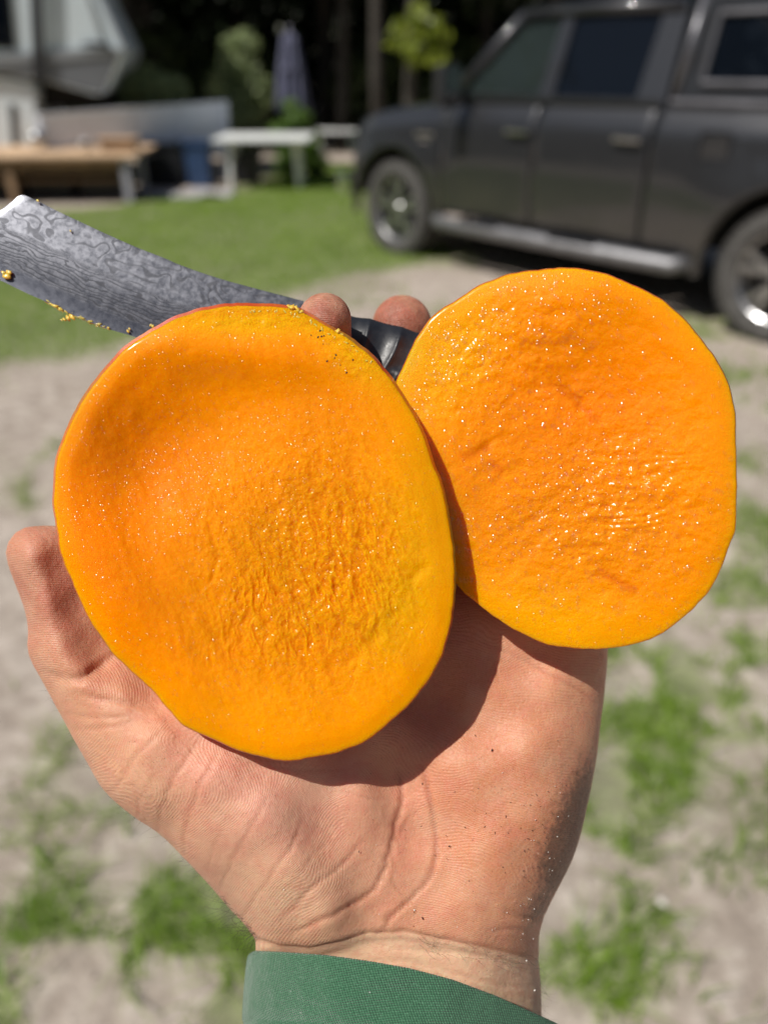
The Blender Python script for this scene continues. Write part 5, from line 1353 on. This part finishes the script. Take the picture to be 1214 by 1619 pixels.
# folded umbrella
p = atY(463, 165, 14.9)
um = empty('patio_umbrella', (p.x, p.y, 0), label='closed grey blue patio umbrella on a pole', cat='umbrella')
M_UM = plain('umbrella_fabric', (0.10, 0.105, 0.165), 0.8, 0, 0.15, 8)
MB().bar((0, 0, 0), (0, 0, 2.10), 0.022).build('pole', M_LEG, um)
ub = MB(); R__ = []
zt = [0.86, 0.92, 1.15, 1.4, 1.65, 1.85, 1.98, 2.06]; rt = [0.21, 0.245, 0.215, 0.19, 0.155, 0.12, 0.10, 0.02]
for z, r in zip(zt, rt): R__.append([ub.bm.verts.new((r * (1 + 0.28 * math.cos(8 * a)) * math.cos(a), r * (1 + 0.28 * math.cos(8 * a)) * math.sin(a), z + (0.05 * math.cos(8 * a) if z < 0.9 else 0))) for a in np.linspace(0, 2 * math.pi, 64, endpoint=False)])
for A, B in zip(R__[:-1], R__[1:]):
    for k in range(64): ub.bm.faces.new((A[k], A[(k + 1) % 64], B[(k + 1) % 64], B[k]))
ub.build('canopy', M_UM, um, smooth=True)
MB().lathe([(0.18, 1.48), (0.21, 1.50), (0.205, 1.56), (0.17, 1.57)], 24).build('tie_strap', M_UM, um)
MB().lathe([(0.0, 2.06), (0.025, 2.07), (0.03, 2.11), (0.0, 2.14)], 12).build('finial', M_LEG, um)
MB().lathe([(0.0, 0.0), (0.26, 0.0), (0.26, 0.06), (0.05, 0.10), (0.04, 0.3), (0.0, 0.3)], 24).build('base', M_BLACK, um)
# pale boards lying beyond the lawn
p = atY(538, 228, 17.5)
bd = empty('pale_bench', (p.x, p.y, 0), label='pale low bench beyond the lawn beside the truck nose', cat='bench')
for k in range(3): MB().box((0, -0.2 + 0.2 * k, 0.42), (1.0, 0.17, 0.04)).build('slat', M_WT, bd)
for sx_ in (-0.4, 0.4): MB().box((sx_, 0, 0.2), (0.07, 0.5, 0.40)).build('leg', M_WT, bd)

# ================================================================== TREES, SHRUBS, FOREST
M_BARK = plain('bark', (0.055, 0.048, 0.04), 0.9, 0, 0.35, 8, 0.02)
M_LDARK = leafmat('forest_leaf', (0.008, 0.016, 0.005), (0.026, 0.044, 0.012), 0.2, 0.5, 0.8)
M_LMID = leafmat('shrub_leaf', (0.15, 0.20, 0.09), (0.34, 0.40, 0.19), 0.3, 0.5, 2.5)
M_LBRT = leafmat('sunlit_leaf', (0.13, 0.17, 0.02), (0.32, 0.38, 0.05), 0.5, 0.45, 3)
M_LPLANT = leafmat('plant_leaf', (0.06, 0.12, 0.02), (0.15, 0.25, 0.05), 0.4, 0.45, 3)
def leaf_cloud(name, centres, n, size, mat, parent, seed, ell=None):
    """leaf quads packed in clumps; centres: (x, y, z, radius)"""
    r = np.random.default_rng(seed)
    C_ = np.array(centres, float); w = C_[:, 3] ** 2; k = r.choice(len(C_), n, p=w / w.sum())
    d = r.normal(0, 1, (n, 3)); d /= np.linalg.norm(d, axis=1)[:, None]
    rad = C_[k, 3] * r.uniform(0.35, 1.08, n) ** 0.6
    c = C_[k, :3] + d * rad[:, None] * np.array([1, 1, 0.8])
    nr = d + r.normal(0, 0.6, (n, 3)); nr /= np.linalg.norm(nr, axis=1)[:, None]
    u = np.cross(nr, r.normal(0, 1, (n, 3))); u /= np.linalg.norm(u, axis=1)[:, None]; v = np.cross(nr, u)
    s = size * r.uniform(0.5, 1.3, n)[:, None]
    V = np.stack([c - u * s, c + v * s * 0.45, c + u * s, c - v * s * 0.45], 1).reshape(-1, 3)
    q = np.arange(4 * n).reshape(-1, 4)
    me_parent_loc = np.zeros(3)
    p = parent
    while p is not None: me_parent_loc = me_parent_loc + np.array(p.location); p = p.parent
    return np_mesh(name, V + me_parent_loc, q, mat, parent=parent, attrs={'rnd': ('FLOAT', np.repeat(r.uniform(0, 1, n), 4))}, smooth=False)
def tree(x, y, h, r0, crown, n, leaf, mat, label, seed, lean=0.0, group=None, cat='tree', name='forest_tree'):
    rr = random.Random(seed); t = empty(name, (x, y, 0), label=label, cat=cat, group=group)
    b = MB(); pts = [(lean * k / 6 * 1.2 + rr.uniform(-.05, .05), rr.uniform(-.06, .06), h * k / 6) for k in range(7)]
    b.tube(pts, [r0 * (1 - 0.55 * k / 6) for k in range(7)], 10)
    for _ in range(6):
        k = rr.randint(3, 5); p = Vector(pts[k]); a = rr.uniform(0, 6.28); L = rr.uniform(.8, 1.8)
        b.tube([p, p + Vector((math.cos(a) * L * .5, math.sin(a) * L * .5, L * .3)), p + Vector((math.cos(a) * L, math.sin(a) * L, L * .75))], [r0 * .4, r0 * .25, r0 * .1], 6)
    b.build('trunk', M_BARK, t, smooth=True)
    cs = [(rr.uniform(-1, 1) * crown[0], rr.uniform(-1, 1) * crown[1], crown[2] + rr.uniform(0, 1) * crown[3], rr.uniform(0.5, 1.0) * crown[4]) for _ in range(14)]
    leaf_cloud('crown', cs, n, leaf, mat, t, seed)
    return t
def beside(x, y):
    px = 607 + FPX * x / (y * .866 + .4)
    for lim, t in ((-420, 'far to the left of the travel trailer'), (-150, 'behind the tail of the travel trailer'), (-60, 'behind the trailer awning arm'), (60, 'behind the window of the travel trailer'), (200, 'just right of the trailer nose'), (290, 'above the middle of the white enclosure'), (375, 'above the right end of the white enclosure'), (450, 'just left of the closed umbrella'),
                   (530, 'just right of the closed umbrella'), (600, 'above the pale bench'), (680, 'behind the pale trunk'), (780, 'behind the truck hood'), (880, 'behind the front window of the truck'), (1000, 'behind the rear window of the truck'), (1150, 'behind the truck canopy'), (1280, 'beyond the rear wheel of the truck'), (1330, 'beyond the tailgate of the truck'), (1400, 'beyond the tail of the truck'), (1480, 'a little right of the truck tail'), (1560, 'well right of the truck')):
        if px < lim: return t
    return 'far to the right of the truck'
def shrub(name, x, y, cs, n, leaf, mat, label, seed, cat='shrub'):
    t = empty(name, (x, y, 0), label=label, cat=cat)
    b = MB(); rr = random.Random(seed)
    for _ in range(5):
        c = rr.choice(cs); b.tube([(rr.uniform(-.05, .05), rr.uniform(-.05, .05), 0), (c[0] * .4, c[1] * .4, c[2] * .5), (c[0], c[1], c[2])], [.03, .02, .008], 6)
    b.build('stem', M_BARK, t)
    leaf_cloud('foliage', cs, n, leaf, mat, t, seed); return t
# the wood behind: a deep mass, tall trees standing before it, and dark understorey
cs = [(float(RNG.uniform(-26, 24)), float(RNG.uniform(27, 33)), float(RNG.uniform(0, 13)), float(RNG.uniform(1.8, 3.2))) for _ in range(330)]
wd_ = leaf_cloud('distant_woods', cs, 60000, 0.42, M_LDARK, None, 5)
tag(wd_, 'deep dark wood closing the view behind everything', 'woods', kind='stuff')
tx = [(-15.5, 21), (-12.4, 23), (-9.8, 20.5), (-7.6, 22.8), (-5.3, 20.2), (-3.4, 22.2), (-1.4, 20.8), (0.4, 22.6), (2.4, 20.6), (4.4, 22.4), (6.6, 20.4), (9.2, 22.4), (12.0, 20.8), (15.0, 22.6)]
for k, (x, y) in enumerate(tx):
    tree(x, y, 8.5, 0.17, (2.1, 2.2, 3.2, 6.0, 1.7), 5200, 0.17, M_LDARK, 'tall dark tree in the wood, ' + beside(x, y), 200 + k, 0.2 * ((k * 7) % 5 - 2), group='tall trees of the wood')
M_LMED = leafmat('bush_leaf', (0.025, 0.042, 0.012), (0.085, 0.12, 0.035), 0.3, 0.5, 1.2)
for k in range(12):
    x = -13 + k * 2.3
    rr = random.Random(k); cs = [(rr.uniform(-1.3, 1.3), rr.uniform(-.6, .6), rr.uniform(0.4, 1.9), rr.uniform(.5, .9)) for _ in range(9)]
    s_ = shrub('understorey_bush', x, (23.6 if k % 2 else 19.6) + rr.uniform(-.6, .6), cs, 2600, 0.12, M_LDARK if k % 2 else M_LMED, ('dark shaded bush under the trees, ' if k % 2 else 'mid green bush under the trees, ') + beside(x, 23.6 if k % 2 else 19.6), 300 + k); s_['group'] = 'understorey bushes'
# overhanging fringe nearer than the trunks keeps the understorey in shade
for k, (x, y) in enumerate([(-12.5, 17.6), (-8.6, 17.9), (-4.9, 17.4), (-0.9, 18.2), (3.2, 17.6), (7.2, 18.0), (11.2, 17.5)]):
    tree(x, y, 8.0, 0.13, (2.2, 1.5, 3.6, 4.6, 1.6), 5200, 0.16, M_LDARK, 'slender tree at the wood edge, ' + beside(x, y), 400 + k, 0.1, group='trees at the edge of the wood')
# two bare trunks and the bright young tree near the truck
p = atY(597, 150, 16.5)
tree(p.x, p.y, 9, 0.13, (1.6, 1.4, 5.5, 2.6, 1.3), 2600, 0.15, M_LDARK, 'straight pale grey trunk left of the bright green leaves', 501)
p = atY(648, 150, 13.0)
bt0 = bpy.data.objects.get('forest_tree'); M_PALE = plain('pale_bark', (0.33, 0.29, 0.25), 0.85, 0, 0.2, 10)
bt = tree(p.x, p.y, 6.5, 0.10, (1.2, 1.0, 4.6, 1.6, 0.9), 1500, 0.12, M_LDARK, 'pale trunk with a cluster of bright yellow green leaves', 502)
bt.children[0].data.materials[0] = M_PALE
cs = []
for q in [(640, 50, .22), (675, 40, .24), (695, 60, .17), (655, 85, .22), (625, 70, .14), (690, 90, .14), (660, 20, .16)]:
    w_ = atY(q[0], q[1], 12.7); cs.append((w_.x - p.x, w_.y - p.y, w_.z, q[2]))
leaf_cloud('bright_leaves', cs, 260, 0.085, M_LBRT, bt, 503)
# the trees on the photographer's side of the yard, which the glass and the steel mirror
cs = []
for _ in range(260):
    a_ = RNG.uniform(math.radians(150), math.radians(390)); r_ = RNG.uniform(17, 22)
    cs.append((r_ * math.cos(a_), r_ * math.sin(a_) + 1, float(RNG.uniform(0, 8)), float(RNG.uniform(1.5, 2.6))))
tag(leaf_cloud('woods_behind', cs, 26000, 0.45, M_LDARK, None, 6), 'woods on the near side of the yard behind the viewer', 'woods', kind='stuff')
# shrubs in the yard
p = atY(378, 130, 15.7)
shrub('round_shrub', p.x, p.y, [(0, 0, 1.5, .42), (-.2, 0, 1.2, .4), (.25, -.05, 1.15, .42), (0, -.1, .8, .45), (.15, 0, 1.9, .28), (-.1, .05, 1.85, .22), (-.1, -.1, .4, .35), (.3, 0, .5, .3)], 4200, 0.06, M_LMID, 'rounded grey green shrub left of the closed umbrella', 601)
p = atY(236, 135, 13.6)
shrub('low_shrub', p.x, p.y, [(-.35, 0, 1.2, .32), (0, 0, 1.3, .35), (.35, 0, 1.2, .3), (0, 0, .8, .45), (.3, 0, .6, .4), (-.35, 0, .7, .4)], 3000, 0.06, M_LMID, 'low shrub seen above the white enclosure', 602)
p = ground(465, 284)
shrub('leafy_plant', p.x, p.y + .2, [(0, 0, .35, .28), (.2, 0, .55, .25), (-.15, 0, .65, .22), (.1, 0, .85, .2), (0, 0, 1.02, .14), (.32, 0, .3, .22), (-.05, -.1, .2, .25)], 1300, 0.07, M_LPLANT, 'bright leafy garden plant beside the folding table', 603, 'plant')
p = ground(495, 277)
t = tub('plant_pot', (p.x + .05, p.y + .1, 0), 0.34, 0.34, 0.2, M_TUB, 'small black pot at the foot of the leafy plant', 'pot')
